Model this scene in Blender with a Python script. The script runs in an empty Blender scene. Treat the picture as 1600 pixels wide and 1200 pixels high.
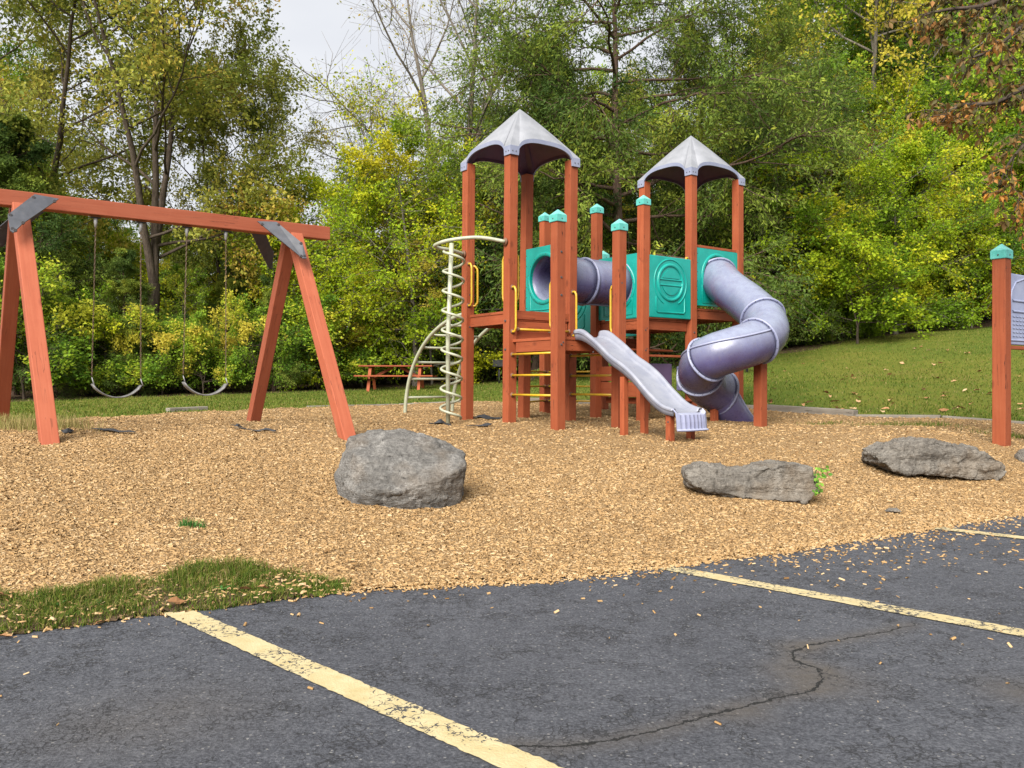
import bpy, bmesh, math, random
import numpy as np
from mathutils import Vector, Matrix, noise as mnoise

R = math.radians
random.seed(7)
scene = bpy.context.scene
COL = scene.collection

# ------------------------------------------------------------------ camera, sky, sun, exposure
FPX, EYE = 1340.0, 1.08
cam_d = bpy.data.cameras.new('camera')
cam = bpy.data.objects.new('camera', cam_d)
COL.objects.link(cam)
cam.location = (0, 0, EYE)
cam.rotation_euler = (R(90), 0, 0)
cam_d.sensor_width = 36.0
cam_d.lens = FPX / 1600.0 * 36.0
cam_d.clip_start = 0.05
cam_d.clip_end = 3000
scene.camera = cam

SUN_EL, SUN_AZ = 38.0, 202.0          # azimuth measured from +Y clockwise: behind the camera, to the left
world = bpy.data.worlds.new('World')
scene.world = world
world.use_nodes = True
wn, wl = world.node_tree.nodes, world.node_tree.links
wn.clear()
w_out = wn.new('ShaderNodeOutputWorld')
w_bg = wn.new('ShaderNodeBackground')
w_bg.inputs['Strength'].default_value = 0.1
w_sky = wn.new('ShaderNodeTexSky')
w_sky.sky_type = 'NISHITA'
w_sky.sun_disc = False
w_sky.sun_elevation = R(SUN_EL)
w_sky.sun_rotation = R(SUN_AZ)
w_co = wn.new('ShaderNodeTexCoord')
w_map = wn.new('ShaderNodeMapping')
w_map.inputs['Scale'].default_value = (1.2, 1.2, 3.2)
w_noise = wn.new('ShaderNodeTexNoise')
w_noise.inputs['Scale'].default_value = 2.1
w_noise.inputs['Detail'].default_value = 5
w_ramp = wn.new('ShaderNodeValToRGB')
w_ramp.color_ramp.elements[0].position = 0.32
w_ramp.color_ramp.elements[0].color = (3.35, 3.43, 3.65, 1)
w_ramp.color_ramp.elements[1].position = 0.72
w_ramp.color_ramp.elements[1].color = (4.05, 4.1, 4.2, 1)
w_mix = wn.new('ShaderNodeMix')
w_mix.data_type = 'RGBA'
w_mix.inputs[0].default_value = 0.96
wl.new(w_co.outputs['Generated'], w_map.inputs['Vector'])
wl.new(w_map.outputs['Vector'], w_noise.inputs['Vector'])
wl.new(w_noise.outputs['Fac'], w_ramp.inputs['Fac'])
wl.new(w_sky.outputs['Color'], w_mix.inputs[6])
wl.new(w_ramp.outputs['Color'], w_mix.inputs[7])
wl.new(w_mix.outputs[2], w_bg.inputs['Color'])
wl.new(w_bg.outputs['Background'], w_out.inputs['Surface'])

sun_d = bpy.data.lights.new('sun', 'SUN')
sun_d.energy = 3.9
sun_d.angle = R(42)
sun_d.color = (1.0, 0.96, 0.89)
sun = bpy.data.objects.new('sun', sun_d)
COL.objects.link(sun)
_az, _el = R(SUN_AZ), R(SUN_EL)
_dir = Vector((math.sin(_az) * math.cos(_el), math.cos(_az) * math.cos(_el), math.sin(_el)))
sun.rotation_euler = (-_dir).to_track_quat('-Z', 'Y').to_euler()
sun['kind'] = 'helper'

scene.view_settings.view_transform = 'Standard'
scene.view_settings.look = 'None'
scene.view_settings.gamma = 1
scene.view_settings.exposure = 1.25
scene.view_settings.use_curve_mapping = False
try:
    scene.cycles.max_bounces = 8
    scene.cycles.diffuse_bounces = 4
    scene.cycles.transmission_bounces = 4
    scene.cycles.use_denoising = True
except Exception:
    pass


# ------------------------------------------------------------------ helpers
def px(x, y, Y):
    """a point of the place that stands Y metres from the viewer, on the line through image point (x, y)"""
    return Vector(((x - 800) / FPX * Y, Y, EYE - (y - 600) / FPX * Y))


def tag(o, label=None, cat=None, group=None, kind=None):
    if label: o['label'] = label
    if cat: o['category'] = cat
    if group: o['group'] = group
    if kind: o['kind'] = kind
    return o


def empty(name, loc=(0, 0, 0), parent=None):
    o = bpy.data.objects.new(name, None)
    COL.objects.link(o)
    o.empty_display_size = 0.1
    o.location = loc
    if parent: o.parent = parent
    return o


def link(name, me, mats=None, parent=None, smooth=False):
    o = bpy.data.objects.new(name, me)
    COL.objects.link(o)
    if mats is not None:
        if not isinstance(mats, (list, tuple)): mats = [mats]
        if not me.materials:
            for m in mats: me.materials.append(m)
    if smooth:
        me.polygons.foreach_set('use_smooth', np.ones(len(me.polygons), dtype=bool))
    if parent: o.parent = parent
    return o


def np_mesh(name, verts, faces):
    verts = np.asarray(verts, dtype=np.float32).reshape(-1, 3)
    faces = np.asarray(faces, dtype=np.int32)
    k = faces.shape[1]
    me = bpy.data.meshes.new(name)
    me.vertices.add(len(verts))
    me.vertices.foreach_set('co', verts.ravel())
    me.loops.add(faces.size)
    me.loops.foreach_set('vertex_index', faces.ravel())
    me.polygons.add(len(faces))
    me.polygons.foreach_set('loop_start', np.arange(0, faces.size, k, dtype=np.int32))
    me.update(calc_edges=True)
    return me


def face_attr(me, name, vals):
    a = me.attributes.new(name, 'FLOAT', 'FACE')
    a.data.foreach_set('value', np.asarray(vals, dtype=np.float32))


def point_attr(me, name, vals):
    a = me.attributes.new(name, 'FLOAT', 'POINT')
    a.data.foreach_set('value', np.asarray(vals, dtype=np.float32))


def bm_mesh(bm, name):
    me = bpy.data.meshes.new(name)
    bm.to_mesh(me)
    bm.free()
    return me


def box_bm(sx, sy, sz, bevel=0.0, base=False, seg=2):
    """a box; base=True puts its foot at z = 0"""
    bm = bmesh.new()
    bmesh.ops.create_cube(bm, size=1)
    for v in bm.verts:
        v.co.x *= sx; v.co.y *= sy; v.co.z *= sz
        if base: v.co.z += sz / 2
    if bevel:
        bmesh.ops.bevel(bm, geom=bm.edges[:], offset=bevel, segments=seg, affect='EDGES', profile=0.6)
    return bm


def frame_between(p0, p1, side=None):
    """matrix whose local z runs from p0 to p1; local x as near to side as it can be"""
    p0, p1 = Vector(p0), Vector(p1)
    z = (p1 - p0).normalized()
    s = Vector(side) if side is not None else (Vector((0, 0, 1)) if abs(z.z) < 0.9 else Vector((1, 0, 0)))
    x = (s - z * s.dot(z)).normalized()
    y = z.cross(x)
    m = Matrix((x, y, z)).transposed().to_4x4()
    m.translation = p0
    return m


def timber(name, p0, p1, w, d, mat, parent=None, side=None, bevel=0.007):
    """squared timber from p0 to p1, w along side, d across"""
    L = (Vector(p1) - Vector(p0)).length
    o = link(name, bm_mesh(box_bm(w, d, L, bevel, True), name), mat)
    o.matrix_world = frame_between(p0, p1, side)
    if parent:
        o.parent = parent
        o.matrix_parent_inverse = PARENT_INV(parent)
    return o


def PARENT_INV(parent):
    m = Matrix.Identity(4)
    chain = []
    p = parent
    while p is not None:
        chain.append(p)
        p = p.parent
    w = Matrix.Identity(4)
    for p in reversed(chain):
        w = w @ p.matrix_parent_inverse @ p.matrix_basis
    return w.inverted()


def adopt(o, parent):
    o.parent = parent
    o.matrix_parent_inverse = PARENT_INV(parent)
    return o


def catmull(pts, n):
    P = [np.array(p, float) for p in pts]
    P = [2 * P[0] - P[1]] + P + [2 * P[-1] - P[-2]]
    out = []
    for i in range(1, len(P) - 2):
        for k in range(n):
            t = k / n
            a, b, c, d = P[i - 1], P[i], P[i + 1], P[i + 2]
            out.append(0.5 * (2 * b + (c - a) * t + (2 * a - 5 * b + 4 * c - d) * t * t + (3 * b - a - 3 * c + d) * t ** 3))
    out.append(P[-2])
    return np.array(out)


def tube_arrays(pts, radii, sides=8, cap=True, closed=False):
    """vertices and quads of a tube along pts (parallel transport frames)"""
    pts = np.asarray(pts, float)
    n = len(pts)
    radii = np.broadcast_to(np.asarray(radii, float), (n,))
    t = np.gradient(pts, axis=0)
    t /= np.linalg.norm(t, axis=1)[:, None] + 1e-12
    a = np.array([0, 0, 1.0]) if abs(t[0][2]) < 0.9 else np.array([1.0, 0, 0])
    x = a - t[0] * a.dot(t[0]); x /= np.linalg.norm(x)
    ang = np.arange(sides) * 2 * math.pi / sides
    ca, sa = np.cos(ang)[:, None], np.sin(ang)[:, None]
    V = np.empty((n, sides, 3))
    for i in range(n):
        x = x - t[i] * x.dot(t[i]); x /= np.linalg.norm(x) + 1e-12
        y = np.cross(t[i], x)
        V[i] = pts[i] + radii[i] * (ca * x + sa * y)
    F = []
    idx = np.arange(n * sides).reshape(n, sides)
    nx = np.roll(idx, -1, axis=1)
    F = np.stack([idx[:-1], nx[:-1], nx[1:], idx[1:]], axis=-1).reshape(-1, 4)
    return V.reshape(-1, 3), F


def tube_obj(name, pts, r, mat, parent=None, sides=10, flat=False):
    V, F = tube_arrays(pts, r, sides)
    n = len(V) // sides
    me = bpy.data.meshes.new(name)
    faces = F.tolist() + [list(range(sides))[::-1], list(range((n - 1) * sides, n * sides))]
    me.from_pydata(V.tolist(), [], faces)
    me.update()
    o = link(name, me, mat, None, smooth=True)
    if parent: adopt(o, parent)
    return o


def rod(name, p0, p1, r, mat, parent=None, sides=10):
    p0, p1 = np.array(p0), np.array(p1)
    return tube_obj(name, np.array([p0 + (p1 - p0) * k for k in (0, 0.5, 1)]), r, mat, parent, sides)


# ------------------------------------------------------------------ materials
MATS = {}


def nodes_of(name):
    m = bpy.data.materials.new(name)
    m.use_nodes = True
    nt = m.node_tree
    b = nt.nodes['Principled BSDF']
    MATS[name] = m
    return m, nt, b


def N(nt, kind, **kw):
    n = nt.nodes.new(kind)
    for k, v in kw.items():
        if k.startswith('i_'):
            n.inputs[k[2:].replace('_', ' ')].default_value = v
        else:
            setattr(n, k, v)
    return n


def ramp(nt, stops, fac=None, interp='LINEAR'):
    n = nt.nodes.new('ShaderNodeValToRGB')
    cr = n.color_ramp
    cr.interpolation = interp
    while len(cr.elements) > 1: cr.elements.remove(cr.elements[-1])
    for i, (p, c) in enumerate(stops):
        e = cr.elements[0] if i == 0 else cr.elements.new(p)
        e.position = p
        e.color = (*c, 1) if len(c) == 3 else c
    if fac is not None: nt.links.new(fac, n.inputs['Fac'])
    return n.outputs['Color']


def mixc(nt, fac, a, b, blend='MIX'):
    n = nt.nodes.new('ShaderNodeMix')
    n.data_type = 'RGBA'
    n.blend_type = blend
    for s, v in ((0, fac), (6, a), (7, b)):
        if hasattr(v, 'links') or hasattr(v, 'is_linked'): nt.links.new(v, n.inputs[s])
        elif s == 0: n.inputs[0].default_value = v
        else: n.inputs[s].default_value = (*v, 1)
    return n.outputs[2]


def coords(nt, space='Object', scale=(1, 1, 1)):
    tc = nt.nodes.new('ShaderNodeTexCoord')
    mp = nt.nodes.new('ShaderNodeMapping')
    mp.inputs['Scale'].default_value = scale
    if space == 'World':
        g = nt.nodes.new('ShaderNodeNewGeometry')
        nt.links.new(g.outputs['Position'], mp.inputs['Vector'])
    else:
        nt.links.new(tc.outputs[space], mp.inputs['Vector'])
    return mp.outputs['Vector']


def noise(nt, vec, scale=5, detail=3, rough=0.55, out='Fac', dist=0.0):
    n = nt.nodes.new('ShaderNodeTexNoise')
    n.inputs['Scale'].default_value = scale
    n.inputs['Detail'].default_value = detail
    n.inputs['Roughness'].default_value = rough
    n.inputs['Distortion'].default_value = dist
    nt.links.new(vec, n.inputs['Vector'])
    return n.outputs[out]


def math_n(nt, op, a, b=None, c=None, clamp=False):
    n = nt.nodes.new('ShaderNodeMath')
    n.operation = op
    n.use_clamp = clamp
    for i, v in enumerate((a, b, c)):
        if v is None: continue
        if hasattr(v, 'is_linked'): nt.links.new(v, n.inputs[i])
        else: n.inputs[i].default_value = v
    return n.outputs[0]


def bump(nt, b, h, strength=0.3, dist=0.01):
    n = nt.nodes.new('ShaderNodeBump')
    n.inputs['Strength'].default_value = strength
    n.inputs['Distance'].default_value = dist
    nt.links.new(h, n.inputs['Height'])
    nt.links.new(n.outputs['Normal'], b.inputs['Normal'])


def rand_obj(nt):
    return nt.nodes.new('ShaderNodeObjectInfo').outputs['Random']


K = 0.62


def kc(c):
    return tuple(x * K for x in c)


def wood_mat(name, cols, rough=0.72, crack=0.75):
    cols = [kc(c) for c in cols]
    m, nt, b = nodes_of(name)
    rv = rand_obj(nt)
    tc = nt.nodes.new('ShaderNodeTexCoord')
    add = nt.nodes.new('ShaderNodeVectorMath'); add.operation = 'ADD'
    sc = nt.nodes.new('ShaderNodeCombineXYZ')
    nt.links.new(math_n(nt, 'MULTIPLY', rv, 37.0), sc.inputs[0])
    nt.links.new(math_n(nt, 'MULTIPLY', rv, 11.0), sc.inputs[2])
    nt.links.new(tc.outputs['Object'], add.inputs[0]); nt.links.new(sc.outputs[0], add.inputs[1])
    mp = nt.nodes.new('ShaderNodeMapping'); mp.inputs['Scale'].default_value = (1, 1, 0.045)
    nt.links.new(add.outputs[0], mp.inputs['Vector'])
    g1 = noise(nt, mp.outputs[0], 42, 4, 0.6)
    g2 = noise(nt, add.outputs[0], 3.0, 3, 0.6)
    base = ramp(nt, [(0.25, cols[0]), (0.5, cols[1]), (0.75, cols[2])], math_n(nt, 'ADD', math_n(nt, 'MULTIPLY', g1, 0.55), math_n(nt, 'MULTIPLY', g2, 0.45)))
    cr = noise(nt, mp.outputs[0], 17, 2, 0.5, dist=0.2)
    crk = math_n(nt, 'LESS_THAN', math_n(nt, 'ABSOLUTE', math_n(nt, 'SUBTRACT', cr, 0.5)), 0.006)
    gate = math_n(nt, 'GREATER_THAN', noise(nt, add.outputs[0], 2.1, 1), 0.52)
    crk = math_n(nt, 'MULTIPLY', crk, gate)
    base = mixc(nt, math_n(nt, 'MULTIPLY', crk, crack), base, tuple(c * 0.22 for c in cols[0]))
    vk = N(nt, 'ShaderNodeTexVoronoi'); vk.inputs['Scale'].default_value = 3.3
    mk = nt.nodes.new('ShaderNodeMapping'); mk.inputs['Scale'].default_value = (1, 1, 0.55)
    nt.links.new(add.outputs[0], mk.inputs['Vector']); nt.links.new(mk.outputs[0], vk.inputs['Vector'])
    knot = ramp(nt, [(0.05, (1, 1, 1)), (0.12, (0, 0, 0))], vk.outputs['Distance'])
    base = mixc(nt, math_n(nt, 'MULTIPLY', knot, 0.5), base, tuple(c * 0.4 for c in cols[0]))
    # worn bare specks
    wr = math_n(nt, 'GREATER_THAN', noise(nt, mp.outputs[0], 60, 5, 0.75), 0.71)
    base = mixc(nt, math_n(nt, 'MULTIPLY', wr, 0.35), base, (0.25, 0.16, 0.11))
    hs = nt.nodes.new('ShaderNodeHueSaturation')
    nt.links.new(base, hs.inputs['Color'])
    nt.links.new(math_n(nt, 'ADD', math_n(nt, 'MULTIPLY', rv, 0.22), 0.89), hs.inputs['Value'])
    nt.links.new(hs.outputs[0], b.inputs['Base Color'])
    b.inputs['Roughness'].default_value = rough
    b.inputs['Specular IOR Level'].default_value = 0.3
    bump(nt, b, math_n(nt, 'SUBTRACT', g1, math_n(nt, 'MULTIPLY', crk, 1.5)), 0.45, 0.004)
    return m


RED = wood_mat('red_stained_timber', [(0.30, 0.062, 0.022), (0.41, 0.096, 0.034), (0.49, 0.135, 0.055)])
SWING_RED = wood_mat('swing_red_timber', [(0.39, 0.088, 0.040), (0.47, 0.122, 0.058), (0.53, 0.158, 0.082)], 0.72, 0.4)
GREY_WOOD = wood_mat('weathered_timber', [(0.17, 0.14, 0.11), (0.30, 0.265, 0.22), (0.42, 0.385, 0.33)], 0.9, 0.8)


def plastic(name, low, high, rough=0.45, scale=5, fade=0.0, faded=(0.6, 0.6, 0.65), spots=0.0):
    low, high, faded = kc(low), kc(high), kc(faded)
    m, nt, b = nodes_of(name)
    v = coords(nt, 'Object')
    c = ramp(nt, [(0.35, low), (0.65, high)], noise(nt, v, scale, 4, 0.6))
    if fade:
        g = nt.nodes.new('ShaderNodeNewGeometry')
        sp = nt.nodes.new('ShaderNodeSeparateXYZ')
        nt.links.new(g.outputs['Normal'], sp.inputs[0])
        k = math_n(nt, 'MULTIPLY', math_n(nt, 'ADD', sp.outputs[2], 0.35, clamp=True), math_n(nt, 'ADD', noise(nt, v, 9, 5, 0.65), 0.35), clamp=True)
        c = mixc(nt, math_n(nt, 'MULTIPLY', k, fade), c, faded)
    if spots:
        s = ramp(nt, [(0.55, (0, 0, 0)), (0.75, (1, 1, 1))], noise(nt, v, 23, 5, 0.7))
        c = mixc(nt, math_n(nt, 'MULTIPLY', s, spots), c, (0.15, 0.13, 0.115))
    nt.links.new(c, b.inputs['Base Color'])
    rr = ramp(nt, [(0.3, (rough - 0.08,) * 3), (0.7, (rough + 0.12,) * 3)], noise(nt, v, 14, 4))
    nt.links.new(rr, b.inputs['Roughness'])
    bump(nt, b, noise(nt, v, 40, 3), 0.06, 0.004)
    return m


TEAL = plastic('teal_plastic', (0.002, 0.36, 0.30), (0.006, 0.46, 0.385), 0.36, 3)
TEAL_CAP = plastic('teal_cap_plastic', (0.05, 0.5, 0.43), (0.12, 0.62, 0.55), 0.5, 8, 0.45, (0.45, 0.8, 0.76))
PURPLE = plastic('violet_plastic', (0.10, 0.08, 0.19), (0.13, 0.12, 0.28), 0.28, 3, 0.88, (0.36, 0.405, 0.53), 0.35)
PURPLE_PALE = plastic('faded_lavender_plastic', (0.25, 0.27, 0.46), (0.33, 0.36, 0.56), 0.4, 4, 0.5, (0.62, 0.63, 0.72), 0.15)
PURPLE_DARK = plastic('dark_violet_plastic', (0.10, 0.06, 0.13), (0.15, 0.09, 0.19), 0.5, 3)
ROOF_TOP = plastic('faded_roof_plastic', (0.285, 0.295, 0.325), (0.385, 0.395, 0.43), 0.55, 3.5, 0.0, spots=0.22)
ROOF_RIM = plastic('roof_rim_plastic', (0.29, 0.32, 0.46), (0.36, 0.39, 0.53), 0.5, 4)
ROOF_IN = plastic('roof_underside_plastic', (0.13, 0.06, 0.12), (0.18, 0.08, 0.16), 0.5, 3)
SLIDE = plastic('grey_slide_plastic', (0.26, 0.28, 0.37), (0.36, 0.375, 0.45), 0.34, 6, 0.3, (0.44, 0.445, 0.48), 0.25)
PANEL_BLUE = plastic('pale_blue_plastic', (0.36, 0.40, 0.60), (0.44, 0.48, 0.67), 0.5, 5)
YELLOW = plastic('yellow_coated_steel', (0.70, 0.40, 0.015), (0.82, 0.52, 0.03), 0.4, 20, spots=0.15)
CREAM = plastic('cream_coated_steel', (0.48, 0.50, 0.35), (0.60, 0.61, 0.46), 0.42, 12, spots=0.1)
STEEL_DARK = plastic('dark_bracket_steel', (0.075, 0.08, 0.095), (0.11, 0.115, 0.135), 0.5, 9, spots=0.25)
RUST = plastic('rusty_steel', (0.16, 0.06, 0.03), (0.30, 0.14, 0.07), 0.7, 30)
BOLT = plastic('dull_bolt_steel', (0.06, 0.055, 0.06), (0.12, 0.11, 0.11), 0.5, 30)
GALV = plastic('galvanised_steel', (0.34, 0.34, 0.34), (0.5, 0.5, 0.5), 0.4, 30)
CHAIN = plastic('swing_chain_steel', (0.14, 0.065, 0.03), (0.22, 0.15, 0.10), 0.5, 30)
RUBBER = plastic('swing_seat_rubber', (0.13, 0.115, 0.10), (0.30, 0.30, 0.30), 0.5, 14)
BLACK_FABRIC = plastic('landscape_fabric', (0.025, 0.027, 0.032), (0.06, 0.062, 0.07), 0.75, 12)
IRON = plastic('black_iron', (0.015, 0.015, 0.017), (0.035, 0.033, 0.03), 0.6, 20)


def asphalt_mat():
    m, nt, b = nodes_of('asphalt')
    v = coords(nt, 'World')
    big = noise(nt, v, 0.9, 4, 0.6)
    mid = noise(nt, v, 18, 4, 0.65)
    fine = noise(nt, v, 85, 4, 0.8)
    base = ramp(nt, [(0.36, (0.024, 0.026, 0.034)), (0.5, (0.080, 0.084, 0.100)), (0.64, (0.168, 0.173, 0.192))], math_n(nt, 'ADD', math_n(nt, 'MULTIPLY', big, 0.14), math_n(nt, 'ADD', math_n(nt, 'MULTIPLY', mid, 0.2), math_n(nt, 'MULTIPLY', fine, 0.66))))
    # aggregate stones
    vo = N(nt, 'ShaderNodeTexVoronoi'); vo.inputs['Scale'].default_value = 62
    nt.links.new(v, vo.inputs['Vector'])
    sep = nt.nodes.new('ShaderNodeSeparateColor')
    nt.links.new(vo.outputs['Color'], sep.inputs[0])
    stone = math_n(nt, 'MULTIPLY', math_n(nt, 'GREATER_THAN', sep.outputs[0], 0.9), math_n(nt, 'LESS_THAN', vo.outputs['Distance'], 0.30))
    base = mixc(nt, math_n(nt, 'MULTIPLY', stone, 0.8), base, (0.27, 0.265, 0.26))
    # fine crazing
    warp = nt.nodes.new('ShaderNodeVectorMath'); warp.operation = 'ADD'
    nv = noise(nt, v, 7, 4, 0.65, 'Color')
    sc = nt.nodes.new('ShaderNodeVectorMath'); sc.operation = 'SCALE'; sc.inputs['Scale'].default_value = 0.16
    nt.links.new(nv, sc.inputs[0]); nt.links.new(v, warp.inputs[0]); nt.links.new(sc.outputs[0], warp.inputs[1])
    masks = []
    for scl, wd, gate_s, gate in ((9, 0.014, 2.2, 0.54), (2.6, 0.004, 0.9, 0.50), (24, 0.05, 3.1, 0.55)):
        vc = N(nt, 'ShaderNodeTexVoronoi', feature='DISTANCE_TO_EDGE'); vc.inputs['Scale'].default_value = scl
        nt.links.new(warp.outputs[0], vc.inputs['Vector'])
        g = math_n(nt, 'GREATER_THAN', noise(nt, v, gate_s, 3), gate)
        masks.append(math_n(nt, 'MULTIPLY', math_n(nt, 'LESS_THAN', vc.outputs['Distance'], wd), g))
    cr = math_n(nt, 'MAXIMUM', masks[0], math_n(nt, 'MAXIMUM', masks[1], masks[2]))
    # the long crack, from its signed distance
    at = N(nt, 'ShaderNodeAttribute', attribute_name='crack')
    dd = math_n(nt, 'ADD', at.outputs['Fac'], math_n(nt, 'MULTIPLY', math_n(nt, 'SUBTRACT', noise(nt, v, 24, 4, 0.7), 0.5), 0.06))
    ad = math_n(nt, 'ABSOLUTE', dd)
    big_cr = math_n(nt, 'LESS_THAN', ad, math_n(nt, 'MULTIPLY', noise(nt, v, 9, 2), 0.011))
    at2 = N(nt, 'ShaderNodeAttribute', attribute_name='stain')
    st = math_n(nt, 'MULTIPLY', at2.outputs['Fac'], math_n(nt, 'ADD', noise(nt, v, 6, 5, 0.7), 0.1), clamp=True)
    base = mixc(nt, math_n(nt, 'MULTIPLY', st, 0.95), base, (0.115, 0.098, 0.082))
    base = mixc(nt, math_n(nt, 'MULTIPLY', cr, 0.7), base, (0.016, 0.016, 0.018))
    base = mixc(nt, big_cr, base, (0.012, 0.012, 0.012))
    nt.links.new(base, b.inputs['Base Color'])
    b.inputs['Roughness'].default_value = 0.82
    b.inputs['Specular IOR Level'].default_value = 0.35
    h = math_n(nt, 'SUBTRACT', math_n(nt, 'ADD', math_n(nt, 'MULTIPLY', fine, 0.7), math_n(nt, 'MULTIPLY', mid, 0.5)), math_n(nt, 'ADD', math_n(nt, 'MULTIPLY', cr, 0.5), big_cr))
    bump(nt, b, h, 1.0, 0.03)
    return m


def stripe_mat():
    m, nt, b = nodes_of('yellow_road_paint')
    v = coords(nt, 'World')
    base = ramp(nt, [(0.3, (0.37, 0.295, 0.14)), (0.7, (0.46, 0.385, 0.225))], noise(nt, v, 12, 5, 0.65))
    g = noise(nt, v, 2.3, 3)
    w = noise(nt, v, 38, 4, 0.7)
    worn = math_n(nt, 'GREATER_THAN', math_n(nt, 'ADD', w, math_n(nt, 'MULTIPLY', g, 0.7)), 0.945)
    vc = N(nt, 'ShaderNodeTexVoronoi', feature='DISTANCE_TO_EDGE'); vc.inputs['Scale'].default_value = 9
    warp = nt.nodes.new('ShaderNodeVectorMath'); warp.operation = 'ADD'
    sc = nt.nodes.new('ShaderNodeVectorMath'); sc.operation = 'SCALE'; sc.inputs['Scale'].default_value = 0.2
    nt.links.new(noise(nt, v, 7, 4, 0.65, 'Color'), sc.inputs[0]); nt.links.new(v, warp.inputs[0]); nt.links.new(sc.outputs[0], warp.inputs[1])
    nt.links.new(warp.outputs[0], vc.inputs['Vector'])
    crk = math_n(nt, 'MULTIPLY', math_n(nt, 'LESS_THAN', vc.outputs['Distance'], 0.022), math_n(nt, 'GREATER_THAN', g, 0.45))
    base = mixc(nt, math_n(nt, 'MAXIMUM', worn, crk), base, (0.045, 0.044, 0.043))
    nt.links.new(base, b.inputs['Base Color'])
    b.inputs['Roughness'].default_value = 0.75
    bump(nt, b, math_n(nt, 'SUBTRACT', noise(nt, v, 120, 2), math_n(nt, 'ADD', worn, crk)), 0.6, 0.006)
    return m


CHIP_STOPS = [(0.0, (0.14, 0.078, 0.032)), (0.18, (0.245, 0.145, 0.060)), (0.48, (0.345, 0.216, 0.096)), (0.75, (0.40, 0.264, 0.128)), (1.0, (0.46, 0.335, 0.195))]


def chip_bed_mat():
    m, nt, b = nodes_of('wood_chip_bed')
    v = coords(nt, 'World', (1, 1, 1))
    warp = nt.nodes.new('ShaderNodeVectorMath'); warp.operation = 'ADD'
    sc = nt.nodes.new('ShaderNodeVectorMath'); sc.operation = 'SCALE'; sc.inputs['Scale'].default_value = 0.05
    nt.links.new(noise(nt, v, 14, 2, 0.5, 'Color'), sc.inputs[0]); nt.links.new(v, warp.inputs[0]); nt.links.new(sc.outputs[0], warp.inputs[1])
    vo = N(nt, 'ShaderNodeTexVoronoi'); vo.inputs['Scale'].default_value = 72
    nt.links.new(warp.outputs[0], vo.inputs['Vector'])
    sep = nt.nodes.new('ShaderNodeSeparateColor'); nt.links.new(vo.outputs['Color'], sep.inputs[0])
    big = noise(nt, v, 0.8, 4, 0.6)
    k = math_n(nt, 'ADD', math_n(nt, 'MULTIPLY', sep.outputs[0], 0.8), math_n(nt, 'MULTIPLY', big, 0.25))
    c = ramp(nt, CHIP_STOPS, k)
    gap = math_n(nt, 'GREATER_THAN', vo.outputs['Distance'], 0.52)
    c = mixc(nt, math_n(nt, 'MULTIPLY', gap, 0.55), c, (0.085, 0.045, 0.02))
    nt.links.new(c, b.inputs['Base Color'])
    b.inputs['Roughness'].default_value = 0.9
    b.inputs['Specular IOR Level'].default_value = 0.15
    bump(nt, b, math_n(nt, 'SUBTRACT', sep.outputs[1], vo.outputs['Distance']), 0.8, 0.02)
    return m


def attr_mat(name, stops, rough=0.85, trans=0.0, objvar=0.0, attr='rnd', spec=0.2, wob=0.0):
    """colour from a per-leaf (per-chip, per-blade) value"""
    m, nt, b = nodes_of(name)
    at = N(nt, 'ShaderNodeAttribute', attribute_name=attr)
    k = at.outputs['Fac']
    if objvar:
        k = math_n(nt, 'ADD', k, math_n(nt, 'MULTIPLY', math_n(nt, 'SUBTRACT', rand_obj(nt), 0.5), objvar))
    if wob:
        k = math_n(nt, 'ADD', k, math_n(nt, 'MULTIPLY', math_n(nt, 'SUBTRACT', noise(nt, coords(nt, 'World'), 0.7, 3), 0.5), wob))
    c = ramp(nt, stops, k)
    nt.links.new(c, b.inputs['Base Color'])
    b.inputs['Roughness'].default_value = rough
    b.inputs['Specular IOR Level'].default_value = spec
    if trans:
        t = nt.nodes.new('ShaderNodeBsdfTranslucent')
        nt.links.new(c, t.inputs['Color'])
        mx = nt.nodes.new('ShaderNodeMixShader')
        mx.inputs[0].default_value = trans
        out = nt.nodes['Material Output']
        nt.links.new(b.outputs[0], mx.inputs[1]); nt.links.new(t.outputs[0], mx.inputs[2])
        nt.links.new(mx.outputs[0], out.inputs['Surface'])
    return m


ASPHALT = asphalt_mat()
STRIPE = stripe_mat()
CHIP_BED = chip_bed_mat()
CHIP = attr_mat('wood_chip', CHIP_STOPS, 0.85, wob=0.38)


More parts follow.
